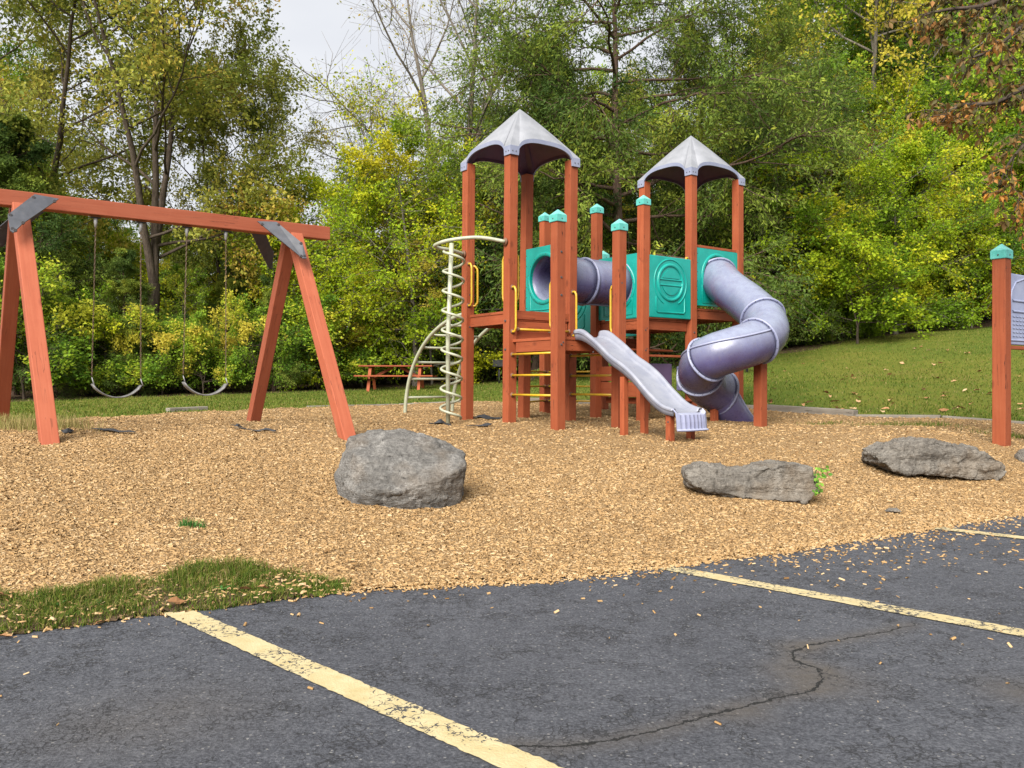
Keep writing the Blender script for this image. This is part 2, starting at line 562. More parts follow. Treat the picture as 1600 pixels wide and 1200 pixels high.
def lawn_mat():
    m, nt, b = nodes_of('lawn')
    v = coords(nt, 'World')
    big = noise(nt, v, 0.16, 4, 0.55)
    mid = noise(nt, v, 1.6, 5, 0.7)
    fine = noise(nt, v, 26, 4, 0.75)
    k = math_n(nt, 'ADD', math_n(nt, 'MULTIPLY', big, 0.5), math_n(nt, 'ADD', math_n(nt, 'MULTIPLY', mid, 0.25), math_n(nt, 'MULTIPLY', fine, 0.25)))
    c = ramp(nt, [(0.33, (0.035, 0.066, 0.010)), (0.45, (0.078, 0.112, 0.016)), (0.57, (0.14, 0.145, 0.024)), (0.70, (0.175, 0.14, 0.05))], k)
    # bare forest floor under the trees, from the sheet's own value
    at = N(nt, 'ShaderNodeAttribute', attribute_name='bare')
    litter = ramp(nt, [(0.3, (0.045, 0.03, 0.018)), (0.7, (0.15, 0.10, 0.06))], noise(nt, v, 9, 5, 0.7))
    bk = math_n(nt, 'GREATER_THAN', math_n(nt, 'ADD', at.outputs['Fac'], math_n(nt, 'MULTIPLY', math_n(nt, 'SUBTRACT', mid, 0.5), 0.9)), 0.5)
    c = mixc(nt, bk, c, litter)
    nt.links.new(c, b.inputs['Base Color'])
    b.inputs['Roughness'].default_value = 0.95
    b.inputs['Specular IOR Level'].default_value = 0.1
    bump(nt, b, fine, 0.9, 0.05)
    return m


LAWN = lawn_mat()
GRASS = attr_mat('grass_blade', [(0.0, (0.035, 0.075, 0.008)), (0.42, (0.085, 0.135, 0.015)), (0.68, (0.15, 0.17, 0.024)), (0.85, (0.235, 0.195, 0.06)), (1.0, (0.28, 0.22, 0.095))], 0.8, 0.35, wob=0.45)
DRY_GRASS = attr_mat('dry_grass_blade', [(0.0, (0.14, 0.16, 0.03)), (0.4, (0.30, 0.26, 0.09)), (1.0, (0.45, 0.34, 0.17))], 0.85, 0.3)
WEED = attr_mat('weed_leaf', [(0.0, (0.03, 0.10, 0.02)), (1.0, (0.09, 0.24, 0.05))], 0.6, 0.25)
IVY = attr_mat('vine_leaf', [(0.0, (0.06, 0.16, 0.02)), (1.0, (0.22, 0.40, 0.05))], 0.6, 0.3)
DEAD_LEAF = attr_mat('dead_leaf', [(0.0, (0.16, 0.075, 0.03)), (0.5, (0.36, 0.19, 0.09)), (1.0, (0.58, 0.40, 0.24))], 0.8, 0.1, objvar=0.8)


def rock_mat(name, dark, mid, pale, tan=0.3):
    dark, mid, pale = kc(dark), kc(mid), kc(pale)
    m, nt, b = nodes_of(name)
    v = coords(nt, 'Object')
    n1 = noise(nt, v, 4.5, 6, 0.68, dist=0.4)
    n2 = noise(nt, v, 34, 4, 0.7)
    c = ramp(nt, [(0.30, dark), (0.5, mid), (0.70, pale)], math_n(nt, 'ADD', math_n(nt, 'MULTIPLY', n1, 0.6), math_n(nt, 'MULTIPLY', n2, 0.4)))
    t = ramp(nt, [(0.5, (0, 0, 0)), (0.68, (1, 1, 1))], noise(nt, v, 2.7, 3))
    c = mixc(nt, math_n(nt, 'MULTIPLY', t, tan), c, (0.20, 0.135, 0.075))
    li = ramp(nt, [(0.60, (0, 0, 0)), (0.68, (1, 1, 1))], noise(nt, v, 6.3, 5, 0.75))
    c = mixc(nt, math_n(nt, 'MULTIPLY', li, 0.45), c, tuple(min(1, x * 1.5) for x in pale))
    pit = ramp(nt, [(0.30, (1, 1, 1)), (0.40, (0, 0, 0))], noise(nt, v, 21, 4, 0.7))
    c = mixc(nt, math_n(nt, 'MULTIPLY', pit, 0.6), c, tuple(x * 0.5 for x in dark))
    nt.links.new(c, b.inputs['Base Color'])
    b.inputs['Roughness'].default_value = 0.9
    b.inputs['Specular IOR Level'].default_value = 0.2
    st = nt.nodes.new('ShaderNodeMapping'); st.inputs['Scale'].default_value = (1, 1, 4)
    nt.links.new(v, st.inputs[0])
    bump(nt, b, math_n(nt, 'ADD', noise(nt, st.outputs[0], 9, 6, 0.75), math_n(nt, 'MULTIPLY', n2, 0.6)), 1.0, 0.05)
    return m


ROCK_A = rock_mat('grey_limestone', (0.085, 0.08, 0.075), (0.28, 0.265, 0.245), (0.58, 0.55, 0.51), 0.3)
ROCK_B = rock_mat('pale_limestone', (0.09, 0.08, 0.07), (0.30, 0.27, 0.232), (0.58, 0.53, 0.46), 0.4)


def bark_mat(name, a, c2):
    m, nt, b = nodes_of(name)
    v = coords(nt, 'Object', (1, 1, 0.25))
    n = noise(nt, v, 16, 5, 0.7)
    nt.links.new(ramp(nt, [(0.3, a), (0.7, c2)], n), b.inputs['Base Color'])
    b.inputs['Roughness'].default_value = 0.95
    b.inputs['Specular IOR Level'].default_value = 0.1
    bump(nt, b, n, 0.8, 0.04)
    return m


BARK_GREY = bark_mat('grey_bark', (0.075, 0.062, 0.05), (0.24, 0.21, 0.175))
BARK_DARK = bark_mat('dark_bark', (0.035, 0.026, 0.02), (0.11, 0.085, 0.065))
BARK_RED = bark_mat('cedar_bark', (0.05, 0.033, 0.024), (0.15, 0.10, 0.075))

LEAF = {
    'oak': attr_mat('oak_leaf', [(0.0, (0.157, 0.202, 0.039)), (0.4, (0.325, 0.336, 0.062)), (0.68, (0.470, 0.420, 0.073)), (0.86, (0.580, 0.403, 0.084)), (1.0, (0.580, 0.336, 0.078))], 0.6, 0.45, 0.28, spec=0.08),
    'maple': attr_mat('maple_leaf', [(0.0, (0.132, 0.228, 0.016)), (0.35, (0.300, 0.410, 0.022)), (0.65, (0.504, 0.522, 0.024)), (0.88, (0.580, 0.522, 0.036)), (1.0, (0.580, 0.522, 0.048))], 0.6, 0.45, 0.3, spec=0.08),
    'green': attr_mat('broad_green_leaf', [(0.0, (0.081, 0.166, 0.020)), (0.4, (0.201, 0.331, 0.032)), (0.7, (0.356, 0.459, 0.039)), (0.9, (0.529, 0.512, 0.052)), (1.0, (0.580, 0.481, 0.069))], 0.55, 0.45, 0.35, spec=0.08),
    'cedar': attr_mat('cedar_spray', [(0.0, (0.047, 0.088, 0.024)), (0.45, (0.123, 0.181, 0.035)), (0.8, (0.246, 0.305, 0.046)), (1.0, (0.378, 0.397, 0.055))], 0.75, 0.4, 0.28, spec=0.08),
    'brown': attr_mat('turning_leaf', [(0.0, (0.049, 0.046, 0.015)), (0.35, (0.118, 0.092, 0.027)), (0.6, (0.197, 0.111, 0.037)), (0.85, (0.335, 0.148, 0.037)), (1.0, (0.492, 0.223, 0.037))], 0.6, 0.25, 0.0),
    'russet': attr_mat('russet_leaf', [(0.0, (0.150, 0.078, 0.033)), (0.6, (0.308, 0.173, 0.081)), (1.0, (0.393, 0.254, 0.098))], 0.7, 0.45, 0.0, spec=0.08),
}

# ------------------------------------------------------------------ the lie of the land
EDGE = np.array([(-30, -11), (-8, 0.35), (-5, 1.95), (-3.4, 2.95), (-2.2, 3.69), (-1.61, 4.07), (-0.90, 4.45), (-0.35, 4.62), (0.18, 4.72), (0.94, 5.10), (1.39, 5.37),
                 (1.89, 5.61), (2.34, 5.93), (2.79, 6.24), (3.31, 6.55), (4.25, 7.15), (6.5, 8.9), (12, 13), (40, 34)], float)


def edge_y(x):
    return np.interp(x, EDGE[:, 0], EDGE[:, 1])


def edge_dist(x, y):
    """distance past the edge of the asphalt, towards the playground"""
    return (np.asarray(y) - edge_y(x)) * 0.80


_cp = []
for ex, ey in EDGE[1:-1]:
    _cp.append((ex, ey, 0.0))
    _cp.append((ex + 0.9, ey - 1.2, 0.0))
for a, b, Y in [(620, 790, 6.3), (1180, 780, 6.9), (1470, 750, 8.0), (1565, 690, 9.4), (75, 690, 7.35), (548, 685, 9.0), (395, 658, 11.2),
                (727, 657, 12.86), (794, 661, 12.0), (870, 671, 11.14), (816, 651, 13.5), (890, 656, 12.64), (964, 667, 11.78),
                (931, 652, 14.4), (1000, 657, 13.54), (1068, 688, 10.1), (994, 679, 10.8), (1187, 668, 12.5), (1116, 657, 13.0),
                (100, 655, 12), (300, 641, 15), (480, 636, 16), (730, 627, 18), (1000, 628, 17), (1170, 640, 15), (1335, 652, 13.2), (1600, 660, 12),
                (0, 630, 22), (200, 621, 24), (450, 613, 26), (600, 608, 27.5), (710, 598, 30), (850, 588, 32), (1000, 578, 31), (1240, 553, 28), (1340, 531, 30), (1450, 518, 31), (1560, 510, 32),
                (1240, 592, 20), (1400, 588, 20), (1500, 600, 17), (1600, 585, 19)]:
    p = px(a, b, Y)
    _cp.append((p.x, p.y, p.z))
_cp += [(-14, 8, 0.5), (-14, 14, 0.55), (-16, 24, 0.7), (14, 14.5, 0.6), (17, 22, 2.2), (22, 30, 3.9), (-30, 40, 2.2), (-10, 45, 2.2), (0, 45, 2.8), (12, 45, 4.6), (30, 45, 6.5),
        (-40, 70, 4.5), (0, 70, 5.0), (40, 70, 9.5), (-40, 10, 0.4), (40, 40, 6.5)]
_cp = np.array(_cp)


def _tps_k(d2):
    return np.where(d2 > 1e-9, 0.5 * d2 * np.log(np.maximum(d2, 1e-9)), 0)


_n = len(_cp)
_d2 = ((_cp[:, None, :2] - _cp[None, :, :2]) ** 2).sum(-1)
_A = np.zeros((_n + 3, _n + 3))
_A[:_n, :_n] = _tps_k(_d2) + np.eye(_n) * 0.35
_A[:_n, _n] = 1; _A[:_n, _n + 1:] = _cp[:, :2]
_A[_n, :_n] = 1; _A[_n + 1:, :_n] = _cp[:, :2].T
_w = np.linalg.solve(_A, np.r_[_cp[:, 2], 0, 0, 0])


def land(x, y):
    x = np.atleast_1d(np.asarray(x, float)); y = np.atleast_1d(np.asarray(y, float))
    xc, yc = np.clip(x, -45, 45), np.clip(y, -2, 75)
    out = np.empty(len(x))
    for s in range(0, len(x), 40000):
        X, Y = xc[s:s + 40000], yc[s:s + 40000]
        d2 = (X[:, None] - _cp[None, :, 0]) ** 2 + (Y[:, None] - _cp[None, :, 1]) ** 2
        out[s:s + 40000] = _tps_k(d2) @ _w[:_n] + _w[_n] + _w[_n + 1] * X + _w[_n + 2] * Y
    out += np.clip(y - 75, 0, 200) * 0.03
    d = edge_dist(x, y)
    t = np.clip(d / 0.5, 0, 1); t = t * t * (3 - 2 * t)
    h = np.maximum(out, 0.012) * t + 0.012 * (1 - t)
    return np.where(d < 0, 0.0, h)


def gz(x, y):
    return float(land(x, y)[0])


# far edge of the wood chips
FAR = np.array([(-40, 9.0), (-9.5, 11.4), (-6.3, 12.0), (-5.6, 14.2), (-3.8, 16.0), (-0.95, 18.0), (1.2, 17.4), (2.6, 16.9), (4.2, 15.0), (5.3, 13.25), (7.2, 12.0), (9.5, 11.6), (40, 30)], float)


def far_y(x):
    return np.interp(x, FAR[:, 0], FAR[:, 1])


def hill(x, y, s=1.0, seed=0.0):
    """cheap smooth noise for arrays"""
    return (np.sin(x * 1.7 * s + seed) * np.cos(y * 1.3 * s + 1.7 * seed) + 0.6 * np.sin(x * 3.9 * s + y * 2.7 * s + seed * 2.3) + 0.35 * np.sin(x * 8.3 * s - y * 7.1 * s + seed)) / 1.95


def axis(parts):
    out = []
    for a, b, st in parts:
        out += list(np.arange(a, b, st))
    out.append(parts[-1][1])
    return np.array(out)


def sheet(xs, ys, zf, keep=None):
    X, Y = np.meshgrid(xs, ys)
    x, y = X.ravel(), Y.ravel()
    z = zf(x, y)
    n, mth = len(xs), len(ys)
    idx = np.arange(n * mth).reshape(mth, n)
    F = np.stack([idx[:-1, :-1], idx[:-1, 1:], idx[1:, 1:], idx[1:, :-1]], -1).reshape(-1, 4)
    if keep is not None:
        cx, cy = x[F].mean(1), y[F].mean(1)
        F = F[keep(cx, cy)]
        used = np.unique(F)
        re = -np.ones(len(x), int); re[used] = np.arange(len(used))
        F = re[F]; x, y, z = x[used], y[used], z[used]
    return np.c_[x, y, z], F


# lawn and woodland floor: one sheet out to the horizon, 5 cm under the beds that lie on it
xs = axis([(-900, -100, 100), (-100, -45, 11), (-45, -16, 1.5), (-16, 18, 0.3), (18, 46, 1.5), (46, 100, 11), (100, 900, 100)])
ys = axis([(-300, -20, 70), (-20, 2, 3), (2, 34, 0.3), (34, 80, 1.6), (80, 200, 20), (200, 1500, 130)])


def lawn_z(x, y):
    h = land(x, y)
    under = (edge_dist(x, y) < 0.15) | ((y < far_y(x) - 0.05) & (edge_dist(x, y) > 0))
    return h + 0.012 * hill(x, y, 1.1, 3) - np.where(under, 0.09, 0.0)


V, F = sheet(xs, ys, lawn_z)
me = np_mesh('lawn', V, F)
TREE_LINE = np.array([(-60, 20), (-16, 22.0), (-10, 24), (-6, 26.5), (-2, 29), (1.5, 31), (6, 31), (9.5, 28.5), (12, 30), (15, 31), (20, 33), (60, 45)], float)


def tree_y(x):
    return np.interp(x, TREE_LINE[:, 0], TREE_LINE[:, 1])


point_attr(me, 'bare', np.clip((V[:, 1] - tree_y(V[:, 0])) / 3.0 + 0.5, 0, 1))
lawn = link('lawn', me, LAWN, smooth=True)
tag(lawn, 'mown green lawn rising towards the woods behind the playground', 'lawn', kind='structure')

# asphalt of the parking lot
CRACK = np.array([tuple(px(a, b, 1447.2 / (b - 600)))[:2] for a, b in [(760, 1172), (800, 1163), (860, 1166), (940, 1158), (1020, 1142), (1100, 1118), (1160, 1104), (1215, 1088), (1270, 1078), (1284, 1062), (1282, 1045), (1240, 1030), (1237, 1018), (1260, 1008), (1310, 999), (1390, 985), (1420, 975)]])


def polyline_sd(x, y, P):
    best = np.full(len(x), 1e9); sign = np.ones(len(x))
    for (ax, ay), (bx, by) in zip(P[:-1], P[1:]):
        dx, dy = bx - ax, by - ay
        t = np.clip(((x - ax) * dx + (y - ay) * dy) / (dx * dx + dy * dy), 0, 1)
        d = np.hypot(x - ax - t * dx, y - ay - t * dy)
        s = np.sign(dx * (y - ay) - dy * (x - ax))
        m = d < best - 1e-9
        best = np.where(m, d, best); sign = np.where(m, s, sign)
    return best, sign


xs = axis([(-24, -3.4, 2.06), (-3.4, 4.6, 0.04), (4.6, 40, 2.2)])
ys = axis([(-30, 1.9, 2.9), (1.9, 7.6, 0.04), (7.6, 34, 2.2)])
V, F = sheet(xs, ys, lambda x, y: np.zeros(len(x)), keep=lambda x, y: edge_dist(x, y) < 1.2)
V[:, 2] = 0.001 * hill(V[:, 0], V[:, 1], 0.7, 1) - 0.003 - np.clip(edge_dist(V[:, 0], V[:, 1]), 0, 1.2) * 0.02
me = np_mesh('asphalt', V, F)
d, s = polyline_sd(V[:, 0], V[:, 1], CRACK)
end = np.minimum(np.hypot(V[:, 0] - CRACK[0, 0], V[:, 1] - CRACK[0, 1]), np.hypot(V[:, 0] - CRACK[-1, 0], V[:, 1] - CRACK[-1, 1]))
point_attr(me, 'crack', d * s + np.where(end < 0.03, 0.05, 0))
st = np.exp(-(d / 0.06) ** 2) * 0.8
for a, b, r, k in [(1290, 1060, 0.16, 1.0), (1235, 1045, 0.10, 0.9), (1250, 1010, 0.10, 0.8), (1590, 1078, 0.13, 0.9), (1170, 1115, 0.10, 0.5), (470, 985, 0.09, -0.5), (300, 1110, 0.3, 0.35), (160, 1135, 0.25, 0.35)]:
    q = px(a, b, 1447.2 / (b - 600))
    st += k * np.exp(-((V[:, 0] - q.x) ** 2 + (V[:, 1] - q.y) ** 2) / (r * r))
point_attr(me, 'stain', np.clip(st, 0, 1.2))
asphalt = link('asphalt', me, ASPHALT, smooth=True)
tag(asphalt, 'dark grey cracked asphalt of the parking lot', 'parking lot', kind='structure')

# painted bay lines
sdir = np.array([1.0, -1.01]); sdir /= np.linalg.norm(sdir)
snrm = np.array([-sdir[1], sdir[0]])
for k, (x0, y0, lab) in enumerate([(-1.60, 4.08, 'worn yellow bay line in the near corner starting at the grass verge'),
                                   (0.905, 5.04, 'yellow bay line starting at the chip bed in front of the small flat boulder'),
                                   (3.17, 6.44, 'far yellow bay line half covered by stray wood chips')]):
    vs, fs = [], []
    n = 260
    rr = random.Random(k)
    for i in range(n + 1):
        c = np.array([x0, y0]) + sdir * (5.2 * i / n)
        for s_ in (-1, 1):
            q = c + snrm * s_ * (0.0625 + rr.gauss(0, 0.0022))
            vs.append((q[0], q[1], 0.0025))
    fs = [(2 * i, 2 * i + 1, 2 * i + 3, 2 * i + 2) for i in range(n)]
    o = link('bay_line', np_mesh('bay_line', vs, fs), STRIPE)
    tag(o, lab, 'road marking', 'parking bay lines', 'structure')

# wood chip bed
def chip_keep(x, y):
    e = edge_dist(x, y)
    grass_strip = (x < -0.9) & (e < 0.30 * np.clip((-0.9 - x) / 0.5, 0, 1) ** 0.5)
    return (e > 0.03 + 0.04 * hill(x, y, 2.4, 5)) & (y < far_y(x) + 0.1 * hill(x, y, 1.5, 2)) & ~grass_strip & (x > -14) & (x < 12)


def chip_z(x, y):
    bumps = 0.022 * hill(x, y, 1.9, 1) + 0.012 * hill(x, y, 5.1, 4)
    return land(x, y) + bumps * np.clip(edge_dist(x, y) / 0.8, 0, 1)


xs = axis([(-14, -8, 0.2), (-8, 8, 0.06), (8, 12, 0.2)])
ys = axis([(1.0, 3.4, 0.2), (3.4, 10, 0.06), (10, 18.4, 0.15)])
V, F = sheet(xs, ys, chip_z, keep=chip_keep)
bed = link('wood_chip_bed', np_mesh('wood_chip_bed', V, F), CHIP_BED, smooth=True)
tag(bed, 'bed of tan wood chips under the swings and climbing frame', 'ground', kind='structure')


def scatter_chips(name, x, y, z, seed, size, tris):
    """small splinters of wood lying at (x, y, z)"""
    g = np.random.default_rng(seed)
    n = len(x)
    L = size * np.clip(np.exp(g.normal(0, 0.3, n)), 0.45, 1.8); W = L * g.uniform(0.22, 0.55, n); T = L * g.uniform(0.12, 0.3, n)
    a = g.uniform(0, 2 * math.pi, n); tilt = g.normal(0, 0.28, n); roll = g.normal(0, 0.32, n)
    ax = np.c_[np.cos(a) * np.cos(tilt), np.sin(a) * np.cos(tilt), np.sin(tilt)]
    b0 = np.c_[-np.sin(a), np.cos(a), np.zeros(n)]
    nn = np.cross(ax, b0)
    by = b0 * np.cos(roll)[:, None] + nn * np.sin(roll)[:, None]
    nz = np.cross(ax, by)
    c = np.c_[x, y, z + T * 0.35]
    def P(i, j, k): return c + ax * (L * i / 2)[:, None] + by * (W * j / 2)[:, None] + nz * (T * k / 2)[:, None]
    one = np.ones(n)
    s1, s2 = g.uniform(0.5, 1.0, n), g.uniform(0.5, 1.0, n)
    pts = [P(-one, -s1, -one), P(one, -s2, -one), P(one, s1, -one), P(-one, s2, -one),
           P(-one * 0.92, -s1 * 0.9, one), P(one * 0.9, -s2 * 0.9, one), P(one * 0.95, s1 * 0.9, one), P(-one * 0.9, s2 * 0.9, one)]
    q = np.array([[4, 5, 6, 7], [0, 1, 5, 4], [1, 2, 6, 5], [2, 3, 7, 6], [3, 0, 4, 7]])
    if tris == 6: q = q[[0, 1, 3]]
    Vv = np.stack(pts, 1).reshape(-1, 3)
    Ff = (np.arange(n)[:, None, None] * 8 + q[None]).reshape(-1, 4); per = len(q)
    me = np_mesh(name, Vv, Ff)
    face_attr(me, 'rnd', np.repeat(np.clip(g.normal(0.52, 0.27, n), 0, 1), per))
    return link(name, me, CHIP)


g = np.random.default_rng(11)
def sample(n, x0, x1, y0, y1, keep):
    x = g.uniform(x0, x1, n); y = g.uniform(y0, y1, n)
    k = keep(x, y) & (np.abs(x) < y * 0.68 + 1.0)
    return x[k], y[k]


x, y = sample(175000, -5.5, 6.5, 3.8, 9.2, chip_keep)
k = g.uniform(7.4, 9.2, len(y)) > y
x, y = x[k], y[k]
o = scatter_chips('wood_chips', x, y, chip_z(x, y), 1, 0.0185, 6)
tag(o, 'loose tan wood chips heaped over the near playground floor', 'wood chips', kind='stuff')
x, y = sample(95000, -11, 11, 7.4, 18, chip_keep)
k = g.uniform(7.4, 9.2, len(y)) < y
x, y = x[k], y[k]
o = scatter_chips('far_wood_chips', x, y, chip_z(x, y), 2, 0.024, 6)
tag(o, 'loose tan wood chips around the swings and climbing frame', 'wood chips', kind='stuff')
# stray chips on the asphalt
xx = g.uniform(-2.5, 5.5, 90000); yy = g.uniform(2.2, 8, 90000)
dd = -edge_dist(xx, yy)
pr = 0.6 * np.exp(-dd / 0.045) + np.where(xx > 0.4, 0.30, 0.03) * np.exp(-dd / 0.17) + np.where(xx > 1.6, 0.16, 0) * np.exp(-dd / 0.42) + 0.0012
k = (dd > -0.02) & (g.uniform(0, 1, 90000) < pr)
ex = g.uniform(-0.9, 6, 8000); ee = g.normal(-0.01, 0.03, 8000) + 0.03 * hill(ex, ex * 0, 2.4, 5)
ey = edge_y(ex) - ee / 0.8
sx, sy = np.r_[xx[k], ex], np.r_[yy[k], ey]
sz_ = np.where(edge_dist(sx, sy) > 0.0, np.maximum(0.003, chip_z(sx, sy) - 0.004), 0.001)
o = scatter_chips('stray_wood_chips', sx, sy, sz_, 3, 0.0195, 6)
tag(o, 'stray wood chips strewn over the dark asphalt', 'wood chips', kind='stuff')
# ------------------------------------------------------------------ play structure
PL = 1.07
PH = R(36.5)
UH = Vector((math.sin(PH), -math.cos(PH), 0))      # towards the slide
VH = Vector((math.cos(PH), math.sin(PH), 0))       # along the crawl tube
PB = Vector((-0.04, 12.0, 0))
Z0 = 0.51                                          # level of the chips here


def S(i, j, h):
    p = PB + UH * (i * PL) + VH * (j * PL)
    return Vector((p.x, p.y, Z0 + h))


def to_plane_j(x, y, j):
    rx = (x - 800) / FPX
    t = (j * PL + PB.dot(VH)) / (rx * VH.x + VH.y)
    p = px(x, y, t)
    return (p - PB).dot(UH) / PL, p.z - Z0


play = empty('play_structure', S(1.2, 1.2, 0))
tag(play, 'red timber climbing frame with two roofed towers, teal panels, crawl tube and slides', 'playground')

CAP_BM = None


def cap_mesh():
    bm = bmesh.new()
    a, h0, h1 = 0.084, 0.092, 0.172
    lo = [bm.verts.new((x * a, y * a, 0)) for x, y in ((-1, -1), (1, -1), (1, 1), (-1, 1))]
    hi = [bm.verts.new((x * a, y * a, h0)) for x, y in ((-1, -1), (1, -1), (1, 1), (-1, 1))]
    ap = bm.verts.new((0, 0, h1))
    for k in range(4):
        bm.faces.new((lo[k], lo[(k + 1) % 4], hi[(k + 1) % 4], hi[k]))
        bm.faces.new((hi[k], hi[(k + 1) % 4], ap))
    bm.faces.new(lo[::-1])
    bmesh.ops.bevel(bm, geom=bm.edges[:], offset=0.004, segments=2, affect='EDGES')
    return bm_mesh(bm, 'post_cap')


CAP = cap_mesh()
CAP.materials.append(TEAL_CAP)
bmb = bmesh.new()
bmesh.ops.create_cone(bmb, segments=8, radius1=0.013, radius2=0.009, depth=0.012, cap_ends=True)
BOLT_ME = bm_mesh(bmb, 'bolt')
BOLT_ME.materials.append(BOLT)


def bolt(p, n, parent, s=1.0, me=None):
    o = link('bolt', me or BOLT_ME)
    q = Vector(n).to_track_quat('Z', 'Y').to_matrix().to_4x4()
    q.translation = Vector(p)
    o.matrix_world = q @ Matrix.Scale(s, 4)
    return adopt(o, parent)


def post(i, j, top, cap=False, lean=(0, 0), parent=None, foot=None, w=0.14):
    b0 = S(i, j, 0)
    b0.z = gz(b0.x, b0.y) - 0.12
    if foot is not None: b0.z = foot
    t = S(i, j, top); t += Vector((lean[0], lean[1], 0))
    p = timber('post', b0, t, w, w, RED, play, VH)
    if cap:
        c = link('cap', CAP)
        c.matrix_world = frame_between(t + Vector((0, 0, -0.07)), t + Vector((0, 0, 1)), VH)
        adopt(c, p)
        for n in (-VH, UH):
            bolt(t + Vector((0, 0, -0.03)) + n * 0.085, n, c, 0.8)
    return p


ROOF1 = 3.76           # underside of the roof corners
ROOF2 = 4.02
posts = {}
for nm, (i, j, top, cap, lean) in {
    'a': (-1, 0, ROOF1 + 0.1, False, (0.03, 0)), 'b': (0, 0, ROOF1 + 0.1, False, (0.03, 0)), 'c': (-1, 1, ROOF1 + 0.1, False, (0.06, 0)), 'd': (0, 1.03, ROOF1 + 0.1, False, (0.03, 0)),
    'A': (1, 0, 2.74, True, (0, 0)), 'F': (1, 1, 2.74, True, (0.02, 0)),
    'G': (-1, 2.42, 3.50, True, (0.02, 0)), 'H': (0, 2.44, 3.46, True, (0.02, 0)), 'Q': (-2, 2.2, 3.50, True, (0, 0)),
    'K': (0, 3.5, ROOF2 + 0.1, False, (0, 0)), 'L': (-1, 3.5, ROOF2 + 0.1, False, (0, 0)), 'R': (0, 4.62, ROOF2 + 0.1, False, (0, 0)), 'M': (-1, 4.62, ROOF2 + 0.1, False, (0, 0)),
    'X': (-2, 3.5, 2.95, True, (0, 0))}.items():
    posts[nm] = post(i, j, top, cap, lean)
# bolt heads and eye plates on the near posts
for nm, (i, j), hs, n in [('A', (1, 0), (1.08, 2.28, 1.95, 1.72), UH), ('b', (0, 0), (1.05, 1.45), -VH), ('F', (1, 1), (1.05, 1.95), UH), ('H', (0, 2.44), (1.42, 1.1), UH), ('K', (0, 3.5), (1.42, 1.1), UH), ('a', (-1, 0), (1.9, 1.42), UH)]:
    for h in hs:
        bolt(S(i, j, h) + n * 0.072, n, posts[nm], 1.4)
        if nm in 'HA' and h < 1.5: bolt(S(i, j, h) + n * 0.072 + VH * 0.03 + Vector((0, 0, 0.03)), n, posts[nm], 1.0)


# --- roofs
def roof(i0, j0, zh, name_label, wu, wv, shift=0.0):
    """pyramid cap with scalloped sides; wu, wv: half sizes"""
    rise, apex, cor = 0.225, 0.90, 0.115
    n, m = 28, 14
    V, F, MI = [], [], []
    for k in range(4):
        an = math.pi / 2 * k
        ca, sa = (1, 0, -1, 0)[k], (0, 1, 0, -1)[k]
        wx, wy = (wv, wu) if k % 2 == 0 else (wu, wv)
        br = 1 - 0.15 / wx
        def zlow(s_):
            a_ = abs(s_) / br
            return 0.0 if a_ >= 1 else 0.07 + (rise - 0.07) * (1 - a_ ** 3.0) ** 0.6
        base = len(V)
        ss = sorted(set([-1, 1, -br - 0.002, br + 0.002, -br + 0.012, br - 0.012] + [br * 0.985 * (-1 + 2 * q / n) for q in range(n + 1)]))
        cols = len(ss)
        tmid = rise + 0.058
        for r_ in range(m + 2):
            for s_ in ss:
                low = zlow(s_)
                top = max(low + 0.058, cor) if abs(s_) < br else cor + 0.01
                if r_ == 0: x, y, z = s_ * wx, -wy, low
                else:
                    t = (r_ - 1) / m
                    x, y = s_ * wx * (1 - t), -wy * (1 - t)
                    z = tmid + (apex - tmid) * t - (tmid - top) * (1 - t) ** 1.35
                V.append((x * ca - y * sa, x * sa + y * ca, z))
        for r_ in range(m + 1):
            for c in range(cols - 1):
                q = base + r_ * cols + c
                F.append((q, q + 1, q + cols + 1, q + cols))
                MI.append(0 if r_ == 0 else 1)
    w = wv
    me = bpy.data.meshes.new('roof')
    me.from_pydata(V, [], F)
    bm = bmesh.new(); bm.from_mesh(me)
    mi = {f.index: MI[f.index] for f in bm.faces}
    for f in bm.faces: f.material_index = MI[f.index]; f.smooth = False
    bmesh.ops.remove_doubles(bm, verts=bm.verts[:], dist=0.0015)
    bmesh.ops.dissolve_degenerate(bm, dist=0.0005, edges=bm.edges[:])
    bmesh.ops.recalc_face_normals(bm, faces=bm.faces[:])
    bm.to_mesh(me); bm.free()
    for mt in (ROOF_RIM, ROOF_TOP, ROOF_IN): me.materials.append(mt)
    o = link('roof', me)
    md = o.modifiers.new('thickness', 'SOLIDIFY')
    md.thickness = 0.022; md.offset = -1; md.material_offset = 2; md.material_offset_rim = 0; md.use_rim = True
    c = S(i0, j0, zh) + Vector((shift, 0, 0))
    mt = Matrix((VH, -UH, Vector((0, 0, 1)))).transposed().to_4x4()
    mt.translation = c
    o.matrix_world = mt
    adopt(o, play)
    o['label'] = name_label
    for (sx, sy) in ((-1, -1), (1, -1), (1, 1), (-1, 1)):
        for dx in (-0.03, 0.03):
            for ax_ in (0, 1):
                lp = Vector((sx * (wv - 0.07) + dx, sy * (wu + 0.003), 0.05)) if ax_ == 0 else Vector((sx * (wv + 0.003), sy * (wu - 0.07) + dx, 0.05))
                ln = Vector((0, sy, 0)) if ax_ == 0 else Vector((sx, 0, 0))
                bolt(mt @ lp, mt.to_3x3() @ ln, o, 0.75)
    return o


roof(-0.5, 0.508, ROOF1, 'faded grey pyramid roof of the nearer tower', PL / 2 + 0.095, PL * 0.508 + 0.095, 0.037)
roof(-0.5, 4.06, ROOF2, 'faded grey pyramid roof of the spiral slide tower', PL / 2 + 0.088, PL * 0.56 + 0.088)


